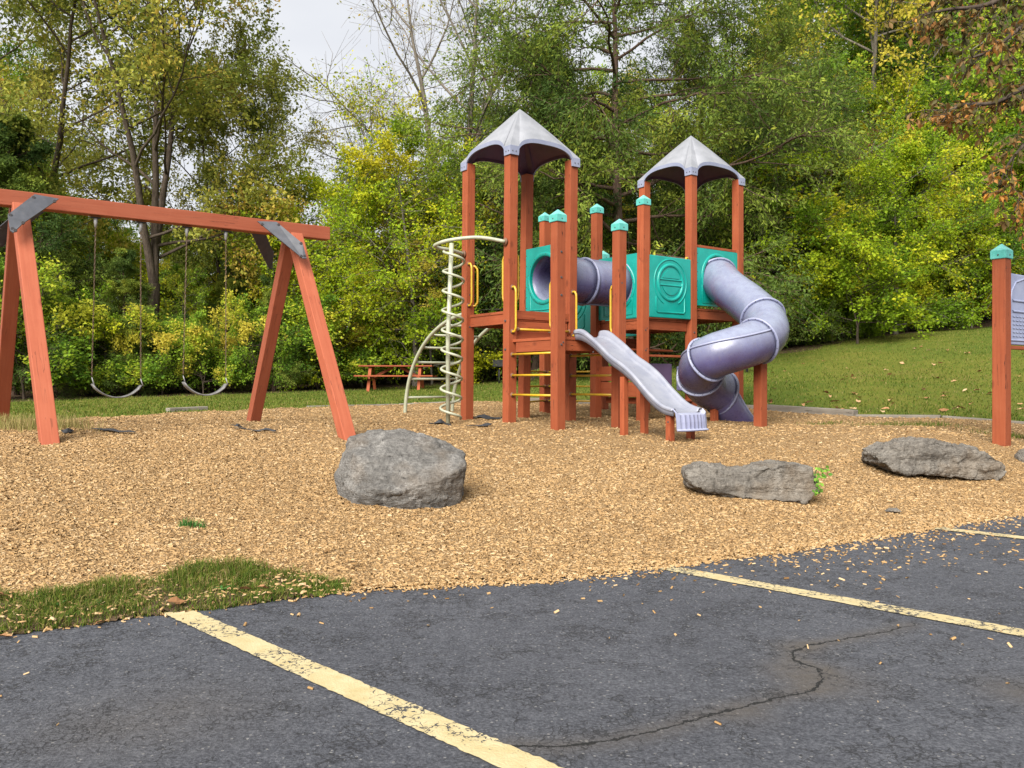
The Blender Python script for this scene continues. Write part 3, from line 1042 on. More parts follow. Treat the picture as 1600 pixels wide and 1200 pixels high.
# --- decks of single boards, with joists and fascia
def deck(i0, i1, j0, j1, h, nb, along='v', fascia=0.14, name='deck'):
    d = empty(name, S((i0 + i1) / 2, (j0 + j1) / 2, h))
    adopt(d, play)
    for k in range(nb):
        gap = 0.006
        if along == 'v':      # boards run along v
            a = i0 + (i1 - i0) * (k + 0.5) / nb
            p0, p1 = S(a, j0, h - 0.02), S(a, j1, h - 0.02)
            wd = (i1 - i0) * PL / nb - gap
            timber('deck_board', p0, p1, wd, 0.038, RED, d, UH, 0.004)
        else:
            a = j0 + (j1 - j0) * (k + 0.5) / nb
            p0, p1 = S(i0, a, h - 0.02), S(i1, a, h - 0.02)
            wd = (j1 - j0) * PL / nb - gap
            timber('deck_board', p0, p1, wd, 0.038, RED, d, VH, 0.004)
    e = 0.03
    zz = h - 0.041 - fascia / 2
    for q, (p0, p1, sd) in enumerate([(S(i1 - e, j0 + 0.05, zz), S(i1 - e, j1 - 0.05, zz), UH), (S(i0 + e, j0 + 0.05, zz), S(i0 + e, j1 - 0.05, zz), UH),
                                      (S(i0 + 0.06, j0 + e, zz), S(i1 - 0.06, j0 + e, zz), VH), (S(i0 + 0.06, j1 - e, zz), S(i1 - 0.06, j1 - e, zz), VH)]):
        timber('fascia', p0, p1, 0.038, fascia, RED, d, sd, 0.004)
    for k in range(1, 4):
        a = j0 + (j1 - j0) * k / 4
        if along == 'v': timber('joist', S(i0 + 0.07, a, zz), S(i1 - 0.07, a, zz), 0.038, fascia * 0.95, RED, d, VH, 0.003)
        else:
            a = i0 + (i1 - i0) * k / 4
            timber('joist', S(a, j0 + 0.07, zz), S(a, j1 - 0.07, zz), 0.038, fascia * 0.95, RED, d, UH, 0.003)
    return d


DK1, DK0, DK2 = 1.60, 1.19, 1.84
deck(-1, 0, 0, 1, DK1, 7, 'u')
deck(0.07, 1, 0, 1, DK0, 7, 'u')
deck(-1, 0, 2.44, 3.46, DK1 + 0.02, 7, 'u')
deck(-1, 0, 3.54, 4.62, DK2, 7, 'u')
deck(-2, -1.03, 2.2, 3.46, 1.36, 8, 'u')
# riser boards between the low and the high deck
for k in range(3):
    timber('riser_board', S(0.035, 0.07, DK0 + 0.06 + k * 0.135), S(0.035, 0.95, DK0 + 0.06 + k * 0.135), 0.03, 0.128, RED, play, UH, 0.004)
timber('riser_board', S(0.05, 0.05, DK1 - 0.06), S(0.05, 0.98, DK1 - 0.06), 0.03, 0.12, RED, play, UH, 0.004)


# --- yellow rungs
def rung(p0, p1, flange=True, r=0.0155, mat=YELLOW, parent=None):
    o = rod('rung', p0, p1, r, mat, parent or play, 10)
    if flange:
        dv = (Vector(p1) - Vector(p0)).normalized()
        for p, n in ((p0, dv), (p1, -dv)):
            f = rod('flange', Vector(p) - n * 0.002, Vector(p) + n * 0.012, 0.034, RUST, o, 10)
    return o


for h in (0.98, 0.69, 0.42):
    rung(S(0.065, 0, h) , S(0.935, 0, h))                       # below the low deck, front left
    rung(S(0.065, 1.0, h), S(0.935, 1.0, h))                    # at its far side
for h in (0.78, 0.53, 0.28):
    rung(S(-1.06, 1.05, h), S(-1.94, 2.15, h))
    rung(S(-1.93, 2.22, h), S(-1.07, 2.40, h))


# --- yellow hand grips
def grip(p, n, h0, h1, out=0.10, side=None, off=0.0):
    """D-shaped grip on a post face with outward normal n"""
    n = Vector(n); sd = Vector((0, 0, 1)).cross(n)
    b = Vector((p.x, p.y, 0)) + n * 0.072 + sd * off
    zs = [(0.0, h0), (0.05, h0), (out * 0.8, h0 + 0.025), (out, h0 + 0.07), (out, (h0 + h1) / 2), (out, h1 - 0.07), (out * 0.8, h1 - 0.025), (0.05, h1), (0.0, h1)]
    pts = catmull([b + n * a + Vector((0, 0, Z0 + z)) for a, z in zs], 4)
    o = tube_obj('hand_grip', pts, 0.0155, YELLOW, play, 10)
    for q in (pts[0], pts[-1]):
        rod('flange', Vector(q), Vector(q) + n * 0.012, 0.036, RUST, o, 10)
    return o


grip(S(-1, 0, 0), UH, 1.74, 2.36, 0.085, off=-0.02)
grip(S(-1, 0, 0), (UH + VH).normalized(), 1.74, 2.33, 0.09)
grip(S(0, 0, 0), -UH, 1.74, 2.36, 0.075)
grip(S(0, 0, 0), VH, 1.74, 2.40, 0.085)
grip(S(0, 0, 0), UH, 1.30, 1.92, 0.085)
grip(S(1, 0, 0), -UH, 1.30, 1.92, 0.085)
grip(S(0, 1.03, 0), UH, 1.28, 1.92, 0.085)
grip(S(1, 1, 0), -UH, 1.28, 1.92, 0.075)
rung(S(0.09, 0.07, 1.335), S(0.09, 0.95, 1.335), True)


# --- teal panels with raised relief
def panel(p00, p10, h, thick, out, relief=True, hole=0.0, mat=TEAL, rim=True):
    """upright panel from p00 to p10 (bottom corners), height h, outward normal out"""
    p00, p10, out = Vector(p00), Vector(p10), Vector(out).normalized()
    ex = (p10 - p00); W = ex.length; ex.normalize()
    me_parts = []
    mt = Matrix((ex, Vector((0, 0, 1)), ex.cross(Vector((0, 0, 1))))).transposed().to_4x4()
    mt.translation = p00
    sgn = 1.0 if (ex.cross(Vector((0, 0, 1)))).dot(out) > 0 else -1.0
    bm = bmesh.new()
    if hole:
        # plate with a round opening
        n = 40
        ring, outer = [], []
        for k in range(n):
            a = 2 * math.pi * k / n
            ring.append((W / 2 + hole * math.cos(a), h / 2 + 0.02 + hole * math.sin(a)))
            cx, sy = math.cos(a), math.sin(a)
            t = min((W / 2) / max(abs(cx), 1e-6), (h / 2) / max(abs(sy), 1e-6))
            outer.append((W / 2 + cx * t, h / 2 + sy * t))
        # snap the nearest samples to the corners
        for cxn, cyn in ((0, 0), (W, 0), (W, h), (0, h)):
            q = min(range(n), key=lambda r_: (outer[r_][0] - cxn) ** 2 + (outer[r_][1] - cyn) ** 2)
            outer[q] = (cxn, cyn)
        vs = {}
        for z in (-thick / 2, thick / 2):
            vs[z] = ([bm.verts.new((x, y, z)) for x, y in ring], [bm.verts.new((x, y, z)) for x, y in outer])
        zl, zh_ = -thick / 2, thick / 2
        for k in range(n):
            k2 = (k + 1) % n
            for z in (zl, zh_):
                r_, o_ = vs[z]
                bm.faces.new((r_[k], r_[k2], o_[k2], o_[k]))
            bm.faces.new((vs[zl][0][k], vs[zl][0][k2], vs[zh_][0][k2], vs[zh_][0][k]))
            bm.faces.new((vs[zl][1][k], vs[zl][1][k2], vs[zh_][1][k2], vs[zh_][1][k]))
        bmesh.ops.recalc_face_normals(bm, faces=bm.faces[:])
    else:
        b2 = box_bm(W, h, thick, 0.018, seg=3)
        for v in b2.verts: v.co.x += W / 2; v.co.y += h / 2
        t = bm_mesh(b2, 'tmp'); bm.from_mesh(t); bpy.data.meshes.remove(t)
    me = bm_mesh(bm, 'panel')
    o = link('panel', me, mat)
    o.matrix_world = mt
    adopt(o, play)
    zf = sgn * thick / 2

    def add_strip(name, pts, wd=0.018, ht=0.014):
        """a rounded raised bead along pts on the face"""
        P = np.array([(x, y, zf) for x, y in pts])
        V2, F2 = tube_arrays(P, wd, 8)
        V2[:, 2] = zf + (V2[:, 2] - zf) * (ht / wd)
        s = link(name, np_mesh(name, V2, F2), mat, smooth=True)
        s.matrix_world = mt
        adopt(s, o)

    def add_plate(name, pts, ht):
        b3 = bmesh.new()
        f = b3.faces.new([b3.verts.new((x, y, zf)) for x, y in pts])
        r3 = bmesh.ops.extrude_face_region(b3, geom=[f])
        for v in r3['geom']:
            if isinstance(v, bmesh.types.BMVert): v.co.z += sgn * ht
        bmesh.ops.recalc_face_normals(b3, faces=b3.faces[:])
        s = link(name, bm_mesh(b3, name), mat)
        s.matrix_world = mt
        adopt(s, o)

    if relief and not hole:
        cx, cy, r_ = W * 0.5, h * 0.58, W * 0.29
        circ = lambda rr, a0=0, a1=2 * math.pi, m=40: [(cx + rr * math.cos(a0 + (a1 - a0) * k / m), cy + rr * math.sin(a0 + (a1 - a0) * k / m)) for k in range(m + 1)]
        add_strip('raised_ring', circ(r_), 0.030, 0.022)
        add_strip('raised_ring', circ(r_ * 1.32, R(-62), R(242)), 0.014, 0.012)
        for dy in (-0.045, 0.045):
            add_strip('raised_bar', [(cx - r_ * 0.92, cy + dy), (cx, cy + dy), (cx + r_ * 0.92, cy + dy)], 0.016, 0.014)
        add_plate('raised_half_disc', circ(r_ * 0.72, R(200), R(340), 16), 0.012)
        add_plate('raised_half_disc', circ(r_ * 0.72, R(20), R(160), 16), 0.012)
        bx0, bx1, by0, by1 = W * 0.16, W * 0.84, h * 0.09, h * 0.34
        add_strip('raised_bead', [(bx0, by1), (bx0, by0 + 0.03), (bx0 + 0.03, by0), (bx1 - 0.03, by0), (bx1, by0 + 0.03), (bx1, by1)], 0.016, 0.014)
    if hole:
        circ = [(W / 2 + (hole + 0.035) * math.cos(2 * math.pi * k / 44), h / 2 + 0.02 + (hole + 0.035) * math.sin(2 * math.pi * k / 44)) for k in range(45)]
        add_strip('raised_ring', circ, 0.035, 0.016)
        for k in range(16):
            a = 2 * math.pi * (k + 0.5) / 16
            bolt(mt @ Vector((W / 2 + (hole + 0.035) * math.cos(a), h / 2 + 0.02 + (hole + 0.035) * math.sin(a), zf + sgn * 0.014)), out, o, 0.7)
        for k in range(6):
            bolt(mt @ Vector((0.03, h * (0.1 + 0.16 * k), zf)), out, o, 0.7)
        add_strip('raised_bead', [(W * 0.14, h * 0.36), (W * 0.14, h * 0.06), (W * 0.5, h * 0.05), (W * 0.86, h * 0.06), (W * 0.86, h * 0.36)], 0.016, 0.012)
    return o


TUBE_R, TZ = 0.345, 2.185
panel(S(-0.93, 1.0, DK1 + 0.05), S(-0.07, 1.0, DK1 + 0.05), 1.02, 0.05, -VH, hole=0.335)            # crawl tube, near tower
panel(S(-0.93, 2.44, DK1 + 0.03), S(-0.07, 2.44, DK1 + 0.03), 1.02, 0.05, -VH, hole=0.335)          # crawl tube, far deck
panel(S(0.035, 2.52, DK1 + 0.03), S(0.035, 3.43, DK1 + 0.03), 0.99, 0.06, UH)                       # in front, facing the slide
panel(S(0.02, 3.57, DK2 + 0.04), S(0.02, 4.56, DK2 + 0.04), 0.96, 0.05, UH, hole=0.335)             # spiral slide
timber('rail', S(0.0, 3.57, DK2 + 1.03), S(0.0, 4.56, DK2 + 1.03), 0.05, 0.045, RED, play, UH)
panel(S(-1.94, 2.24, 1.42), S(-1.06, 2.40, 1.42), 0.98, 0.05, -VH)                                  # low panel behind
panel(S(-1.94, 3.5, 1.42), S(-1.06, 3.5, 1.42), 0.98, 0.05, VH)
grip(S(0, 3.5, 0), -VH, 1.76, 2.65, 0.06)


# --- round plastic tubes
def plastic_tube(name, pts, r, parent, mat=PURPLE, sides=28, thick=0.012, half=None):
    V2, F2 = tube_arrays(pts, r, sides)
    o = link(name, np_mesh(name, V2, F2), mat, smooth=True)
    md = o.modifiers.new('thickness', 'SOLIDIFY'); md.thickness = thick; md.offset = -1
    adopt(o, parent)
    return o


def ring_flange(p, n, r, parent, mat=PURPLE_PALE, w=0.035, d=0.03, bolts=16):
    n = Vector(n).normalized()
    q = n.to_track_quat('Z', 'Y').to_matrix().to_4x4(); q.translation = Vector(p)
    m = 36
    prof = [(r - 0.004, -d / 2), (r + w, -d / 2), (r + w + 0.004, 0), (r + w, d / 2), (r - 0.004, d / 2)]
    V2 = [(a * math.cos(2 * math.pi * k / m), a * math.sin(2 * math.pi * k / m), z) for k in range(m) for a, z in prof]
    c = len(prof)
    F2 = [(k * c + e, ((k + 1) % m) * c + e, ((k + 1) % m) * c + (e + 1) % c, k * c + (e + 1) % c) for k in range(m) for e in range(c)]
    o = link('flange', np_mesh('flange', V2, F2), mat)
    o.matrix_world = q
    adopt(o, parent)
    return o


tube = empty('crawl_tube', S(-0.5, 1.72, TZ)); adopt(tube, play)
tube['label'] = 'violet crawl tube between the two decks'
ta, tb = S(-0.5, 1.02, TZ), S(-0.5, 2.43, TZ)
half_ = (ta + tb) / 2
for p0, p1 in ((ta, half_), (half_, tb)):
    s = plastic_tube('tube_section', [np.array(p0.lerp(p1, k / 5)) for k in range(6)], TUBE_R, tube)
for p in (ta + VH * 0.01, half_, tb - VH * 0.012):
    ring_flange(p, VH, TUBE_R, tube)
    for k in range(14):
        a = 2 * math.pi * k / 14
        rad = -UH * math.cos(a) + Vector((0, 0, 1)) * math.sin(a)
        bolt(p - VH * 0.016 + rad * (TUBE_R + 0.02), -VH, tube, 0.6)
# seam along the top of the tube
for sgn in (-1, 1):
    timber('seam', ta + UH * 0.0 + Vector((0, 0, sgn * (TUBE_R + 0.008))), tb + Vector((0, 0, sgn * (TUBE_R + 0.008))), 0.018, 0.05, PURPLE_PALE, tube, (0, 0, 1), 0.003)

# spiral tube slide
spiral = empty('spiral_slide', px(1160, 650, 12.8)); adopt(spiral, play)
spiral['label'] = 'violet spiral tube slide ending in an open chute'
ctrl = [S(0.03, 4.07, DK2 + 0.54), px(1140, 453, 14.05), px(1168, 474, 13.6), px(1192, 498, 13.1), px(1198, 518, 12.72), px(1183, 533, 12.42), px(1150, 545, 12.25), px(1116, 556, 12.3),
        px(1098, 569, 12.5), px(1094, 587, 12.8), px(1106, 604, 13.05), px(1127, 614, 13.2)]
cl = catmull(ctrl, 8)
SR = 0.32
cuts = [0, 24, 40, 60, 72, len(cl) - 1]
for a, b in zip(cuts[:-1], cuts[1:]):
    plastic_tube('tube_section', cl[a:b + 1], SR, spiral, PURPLE, 30)
for c in cuts:
    p = cl[c]; t = cl[min(c + 1, len(cl) - 1)] - cl[max(c - 1, 0)]
    f = ring_flange(p, t, SR, spiral, w=0.032)
    tv = Vector(t).normalized()
    xx_ = tv.cross(Vector((0, 0, 1))).normalized(); yy_ = xx_.cross(tv)
    for k in range(18):
        an = 2 * math.pi * k / 18
        rad = xx_ * math.cos(an) + yy_ * math.sin(an)
        bolt(Vector(p) + rad * (SR + 0.018) + tv * 0.016, tv, f, 0.6)
        bolt(Vector(p) + rad * (SR + 0.018) - tv * 0.016, -tv, f, 0.6)
# bright seam along the middle section
seg = cl[40:73]
seam = []
for k in range(len(seg)):
    t = Vector(seg[min(k + 1, len(seg) - 1)] - seg[max(k - 1, 0)]).normalized()
    sd = t.cross(Vector((0, 0, 1))).normalized()
    if sd.y > 0: sd = -sd
    upv = Vector((0, 0, 1)) - t * t.z
    q = (sd * 0.86 + upv.normalized() * 0.5).normalized()
    seam.append(np.array(Vector(seg[k]) + q * (SR + 0.006)))
tube_obj('seam', np.array(seam), 0.016, PURPLE_PALE, spiral, 6)
# open chute at the bottom
c0 = Vector(cl[-1]); c1 = px(1182, 656, 13.5)
pth = catmull([c0, c0.lerp(c1, 0.35) + Vector((0, 0, -0.13)), c0.lerp(c1, 0.7) + Vector((0, 0, -0.17)), c1 + Vector((0, 0, -0.02))], 6)
V2, F2 = [], []
nn_ = 15
for k, p in enumerate(pth):
    t = Vector(pth[min(k + 1, len(pth) - 1)] - pth[max(k - 1, 0)]).normalized()
    sd = t.cross(Vector((0, 0, 1))).normalized(); up = sd.cross(t)
    fr = k / (len(pth) - 1)
    op = R(200 - 70 * fr)
    for e in range(nn_):
        an = -math.pi / 2 - op / 2 + op * e / (nn_ - 1)
        V2.append(Vector(p) + (sd * math.cos(an) + up * math.sin(an)) * (SR - 0.01) + up * 0.10 * fr)
F2 = [(k * nn_ + e, k * nn_ + e + 1, (k + 1) * nn_ + e + 1, (k + 1) * nn_ + e) for k in range(len(pth) - 1) for e in range(nn_ - 1)]
ch = link('open_chute', np_mesh('open_chute', [tuple(v) for v in V2], F2), PURPLE, smooth=True)
md = ch.modifiers.new('thickness', 'SOLIDIFY'); md.thickness = 0.022; md.offset = 0
adopt(ch, spiral)
for e in (0, nn_ - 1):
    tube_obj('chute_rim', np.array([V2[k * nn_ + e] for k in range(len(pth))]), 0.018, PURPLE_PALE, spiral, 6)
# its supports
q = px(1188, 668, 12.55)
timber('support_post', (q.x, q.y, gz(q.x, q.y) - 0.1), (q.x, q.y, EYE + 36 / FPX * 12.55), 0.14, 0.14, RED, play, VH)
st_ = timber('saddle', (q.x - 0.07, q.y, EYE + 36 / FPX * 12.55), (q.x + 0.16, q.y + 0.05, EYE + 38 / FPX * 12.55 + 0.02), 0.012, 0.1, IRON, play, (0, 0, 1), 0.002)
for a, b, Y, tp, w_ in [(1116, 657, 13.05, 636, 0.09), (1140, 657, 13.3, 640, 0.09)]:
    q = px(a, b, Y)
    timber('support_post', (q.x, q.y, gz(q.x, q.y) - 0.1), (q.x, q.y, EYE - (tp - 612) / FPX * Y), w_, w_, RED, play, VH)

# --- grey wave slide
left_rim = [to_plane_j(a, b, 0.27) for a, b in [(905, 523), (912, 518), (925, 526), (940, 545), (957, 566), (973, 577), (990, 593), (1013, 622), (1033, 646), (1048, 656)]]
li = np.array([q[0] for q in left_rim]); lz = np.array([q[1] for q in left_rim])
n = 60
I = np.linspace(0.98, 2.62, n)
ease = np.linspace(0, 1, n)
bedz = np.interp(I, [0.98, 1.12, 1.28, 1.45, 1.62, 1.8, 2.0, 2.22, 2.4, 2.52, 2.62], [1.19, 1.175, 1.10, 0.985, 0.845, 0.755, 0.62, 0.41, 0.275, 0.235, 0.225])
ker = np.ones(7) / 7
bedz = np.convolve(np.r_[bedz[:1].repeat(3), bedz, bedz[-1:].repeat(3)], ker, 'valid')
W2 = 0.205
prof = [(-W2 - 0.028, -0.03), (-W2 - 0.028, 0.05), (-W2 - 0.046, 0.058), (-W2 - 0.046, 0.078), (-W2 - 0.03, 0.102), (-W2 - 0.008, 0.102), (-W2 + 0.006, 0.078), (-W2 + 0.016, 0.033), (-W2 + 0.048, 0.005), (-0.07, 0.0), (0, -0.002)]
prof = prof + [(-a, b) for a, b in prof[-2::-1]]
V2 = []
for k in range(n):
    t = ease[k]
    rimk = 1.0 - 0.35 * max(0, (t - 0.8) / 0.2)
    # rims rise in two waves beside the bed
    wv = 0.85 + 0.25 * math.exp(-((t - 0.08) / 0.07) ** 2)
    for (a, b) in prof:
        p = S(I[k], 0.5, bedz[k] + (b * rimk * wv if b > 0.03 else b)) + VH * a
        V2.append(p)
m = len(prof)
F2 = [(k * m + e, (k + 1) * m + e, (k + 1) * m + e + 1, k * m + e + 1) for k in range(n - 1) for e in range(m - 1)]
sl = link('wave_slide', np_mesh('wave_slide', [tuple(v) for v in V2], F2), SLIDE, smooth=True)
sl.data.set_sharp_from_angle(angle=R(28))
md = sl.modifiers.new('thickness', 'SOLIDIFY'); md.thickness = 0.012; md.offset = 0
adopt(sl, play)
sl['label'] = 'grey double-hump wave slide'
# rounded ribbed end
bm = bmesh.new()
endz, hb = bedz[-1], 0.215
n2 = 25
rowv = []
for r_ in range(5):
    row = []
    for e in range(n2):
        a = -1 + 2 * e / (n2 - 1)
        rib = 0.012 * (1 if (int((a + 1) * 8) % 2 == 0 and 0 < r_ < 4 and abs(a) < 0.8) else 0)
        bow = 0.05 * (1 - a * a) + 0.02
        drop = [0.0, -0.02, -0.10, -0.18, -0.20][r_]
        outw = [0.0, 0.035, 0.045, 0.05, 0.075][r_]
        edge = 0.055 * max(0, (abs(a) - 0.82) / 0.18) if r_ == 0 else 0.03 * max(0, (abs(a) - 0.82) / 0.18) if r_ == 1 else 0
        p = S(I[-1], 0.5, endz + drop + edge) + UH * (outw + bow * (0.4 if r_ == 0 else 1) - rib) + VH * (a * (W2 + 0.05 + (0.015 if r_ == 4 else 0)))
        row.append(bm.verts.new(p))
    rowv.append(row)
for r_ in range(4):
    for e in range(n2 - 1):
        bm.faces.new((rowv[r_][e], rowv[r_ + 1][e], rowv[r_ + 1][e + 1], rowv[r_][e + 1]))
eo = link('slide_end', bm_mesh(bm, 'slide_end'), PURPLE_PALE)
md = eo.modifiers.new('thickness', 'SOLIDIFY'); md.thickness = 0.014; md.offset = 0
adopt(eo, sl)
for i_, w_, tp in ((2.52, 0.075, endz - 0.02), (1.80, 0.075, 0.66)):
    for j_ in (0.335, 0.665):
        b0 = S(i_, j_, 0)
        timber('slide_leg', (b0.x, b0.y, gz(b0.x, b0.y) - 0.1), (b0.x, b0.y, Z0 + tp), w_, w_, RED, sl, VH, 0.004)
for i_, h in ((1.35, 0.98), (2.56, endz - 0.1)):
    bolt(S(i_, 0.5, h) - VH * (W2 + 0.055), -VH, sl, 0.9)

# --- arched ladder on the far left side of the near tower
arch = empty('arch_climber', S(-1.8, 0.5, 0)); adopt(arch, play)


def arch_pt(t, j):
    """t = 0 at the ground, 1 at the deck"""
    an = t * math.pi / 2
    return S(-2.86 + 1.86 * (1 - math.cos(an)), j, -0.06 + (1.70) * math.sin(an) ** 0.9)


for j in (0.06, 0.94):
    tube_obj('rail', np.array([arch_pt(t, j) for t in np.linspace(0, 1, 24)]), 0.030, CREAM, arch, 10)
for t in (0.13, 0.25, 0.37, 0.49, 0.61, 0.73, 0.86):
    rung(arch_pt(t, 0.06), arch_pt(t, 0.94), False, 0.019, CREAM, arch)

# --- coil climber
coil = empty('coil_climber', S(-0.42, -0.68, 0)); adopt(coil, play)
cc = px(700, 660, 11.95)
zc0 = gz(cc.x, cc.y)
tube_obj('pole', np.array([(cc.x, cc.y, zc0 - 0.1), (cc.x, cc.y, zc0 + 1.2), (cc.x + 0.05, cc.y, EYE + 220 / FPX * 11.95)]), 0.031, CREAM, coil, 12)
turns, hc0, hc1 = 8.6, zc0 + 0.06, EYE + 208 / FPX * 11.95
tt = np.linspace(0, 1, 260)
hx = np.c_[cc.x + 0.035 + 0.05 * tt + 0.145 * np.cos(-2 * math.pi * turns * tt + 0.4), cc.y + 0.145 * np.sin(-2 * math.pi * turns * tt + 0.4), hc0 + (hc1 - hc0) * tt]
tube_obj('coil', hx, 0.0185, CREAM, coil, 8)
top = EYE + 222 / FPX * 11.95
pb_, pa_ = S(0, 0, 0), S(-1, 0, 0)
lp = [(pb_.x - 0.06, pb_.y - 0.05, top + 0.005), (pb_.x - 0.30, pb_.y - 0.05, top + 0.05), (pb_.x - 0.52, pb_.y - 0.06, top + 0.06), (cc.x, cc.y, top + 0.02), (cc.x - 0.19, cc.y + 0.15, top - 0.02), (cc.x - 0.17, cc.y + 0.32, top - 0.03),
      (cc.x + 0.0, cc.y + 0.5, top - 0.035), (pa_.x - 0.05, pa_.y - 0.07, top - 0.04)]
tube_obj('top_loop', catmull(lp, 6), 0.026, CREAM, coil, 10)
for p, n in ((lp[0], -VH), (lp[-1], -VH)):
    rod('flange', Vector(p) - Vector(n) * 0.012, Vector(p) + Vector(n) * 0.004, 0.055, RUST, coil, 12)

# --- play counter under the far deck
timber('counter_board', S(0.03, 2.5, 1.02), S(0.03, 3.44, 1.02), 0.06, 0.035, RED, play, UH)
timber('counter_roof', S(-0.55, 2.5, 1.13), S(-0.55, 3.44, 1.13), 0.5, 0.03, RED, play, UH)
bmp = box_bm(0.55, 0.05, 0.44, 0.02, True)
pp = link('counter_panel', bm_mesh(bmp, 'counter_panel'), PURPLE_DARK)
mt = Matrix((VH, -UH, Vector((0, 0, 1)))).transposed().to_4x4(); mt.translation = S(-0.06, 2.86, 0.46); pp.matrix_world = mt; adopt(pp, play)
bmp = box_bm(0.14, 0.10, 0.40, 0.02, True)
pp = link('counter_bin', bm_mesh(bmp, 'counter_bin'), PURPLE); mt = mt.copy(); mt.translation = S(0.02, 3.26, 0.46); pp.matrix_world = mt; adopt(pp, play)
for h in (0.48, 0.74):
    timber('wall_board', S(-0.93, 2.47, h), S(-0.07, 2.47, h), 0.03, 0.24, RED, play, VH)
timber('low_bench', S(0.0, 2.5, 0.30), S(0.0, 3.44, 0.30), 0.2, 0.035, RED, play, UH)
timber('low_bench', S(-0.9, 2.6, 0.30), S(-0.1, 2.6, 0.30), 0.12, 0.1, RED, play, VH)

# ------------------------------------------------------------------ swing set
sw = empty('swing_set', px(310, 690, 8.7))
tag(sw, 'red timber swing set with slanted legs and dark steel corner plates', 'swing set')
C1, C2 = Vector((-4.90, 8.52, 0)), Vector((-2.61, 10.2, 0))      # under the two frame tops
sd_ = (C2 - C1).normalized()                     # along the beam
sn = Vector((sd_.y, -sd_.x, 0))                   # towards the car park
BZ = 2.91
BL = (C2 - C1).length


def beam_pt(d):
    return Vector((C1.x, C1.y, BZ)) + sd_ * d


timber('beam', beam_pt(-BL - 0.45), beam_pt(BL + 0.45), 0.155, 0.14, SWING_RED, sw, (0, 0, 1), 0.008)
C0 = C1 - sd_ * BL
for c, ff, fr in ((C0, C0 + sn * 1.45, C0 - sn * 1.5), (C1, px(77, 690, 7.35), C1 - sn * 1.6), (C2, px(543, 685, 9.0), px(396, 658, 11.25))):
    for s_, foot in ((1, ff), (-1, fr)):
        topp = Vector((c.x, c.y, BZ - 0.085)) + sn * s_ * 0.075
        foot = Vector((foot.x, foot.y, gz(foot.x, foot.y)))
        foot += (foot - topp).normalized() * 0.14
        timber('leg', foot, topp, 0.14, 0.14, SWING_RED, sw, sn, 0.008)
# steel corner plates on both faces of each frame, from the beam down to the leg
for pts_f, into, c in (([(12, 336, 8.12), (54, 304, 8.44), (92, 311, 8.58), (35, 350, 8.14), (21, 364, 8.04), (16, 361, 8.04)], 1, C1),
                       ([(402, 346, 9.78), (432, 347, 9.86), (473, 381, 9.80), (479, 404, 9.74), (473, 404, 9.72)], -1, C2)):
    front = [px(*q) for q in pts_f]
    for side in (1, -1):
        pts = front if side == 1 else [p_ - sn * (2 * (p_ - Vector((c.x, c.y, 0))).dot(sn)) for p_ in front]
        bm = bmesh.new()
        bm.faces.new([bm.verts.new(p_) for p_ in pts])
        bmesh.ops.triangulate(bm, faces=bm.faces[:])
        bmesh.ops.recalc_face_normals(bm, faces=bm.faces[:])
        pl_ = link('corner_plate', bm_mesh(bm, 'corner_plate'), STEEL_DARK)
        md = pl_.modifiers.new('thickness', 'SOLIDIFY'); md.thickness = 0.012; md.offset = 0
        adopt(pl_, sw)
        mid_ = sum(pts, Vector()) / len(pts)
        for p_ in pts:
            bolt(p_.lerp(mid_, 0.14) + sn * side * 0.012, sn * side, pl_, 1.5)


# chain swings hang from the beam
def link_mesh():
    V2, F2 = tube_arrays([(0.0065 * math.cos(a), 0, 0.019 * math.sin(a)) for a in np.linspace(0, 2 * math.pi, 9)], 0.003, 4)
    return V2, F2


LV, LF = link_mesh()


def chain_mesh(p0, p1):
    p0, p1 = np.array(p0), np.array(p1)
    L = np.linalg.norm(p1 - p0); nl = int(L / 0.030)
    z = (p1 - p0) / L
    x = np.cross([0, 1, 0], z); x /= np.linalg.norm(x); y = np.cross(z, x)
    VV, FF = [], []
    for k in range(nl):
        a = (k % 2) * math.pi / 2 + 0.5
        xx_, yy_ = x * math.cos(a) + y * math.sin(a), -x * math.sin(a) + y * math.cos(a)
        c = p0 + z * (k + 0.5) * 0.030
        VV.append(c + LV[:, :1] * xx_ + LV[:, 1:2] * yy_ + LV[:, 2:] * z)
        FF.append(LF + k * len(LV))
    return np_mesh('chain', np.vstack(VV), np.vstack(FF))


def beam_d_for_px(x):
    # where the beam crosses image column x
    best = min(np.linspace(-1.5, 3.4, 400), key=lambda d_: abs(800 + FPX * beam_pt(d_).x / beam_pt(d_).y - x))
    return beam_pt(best)


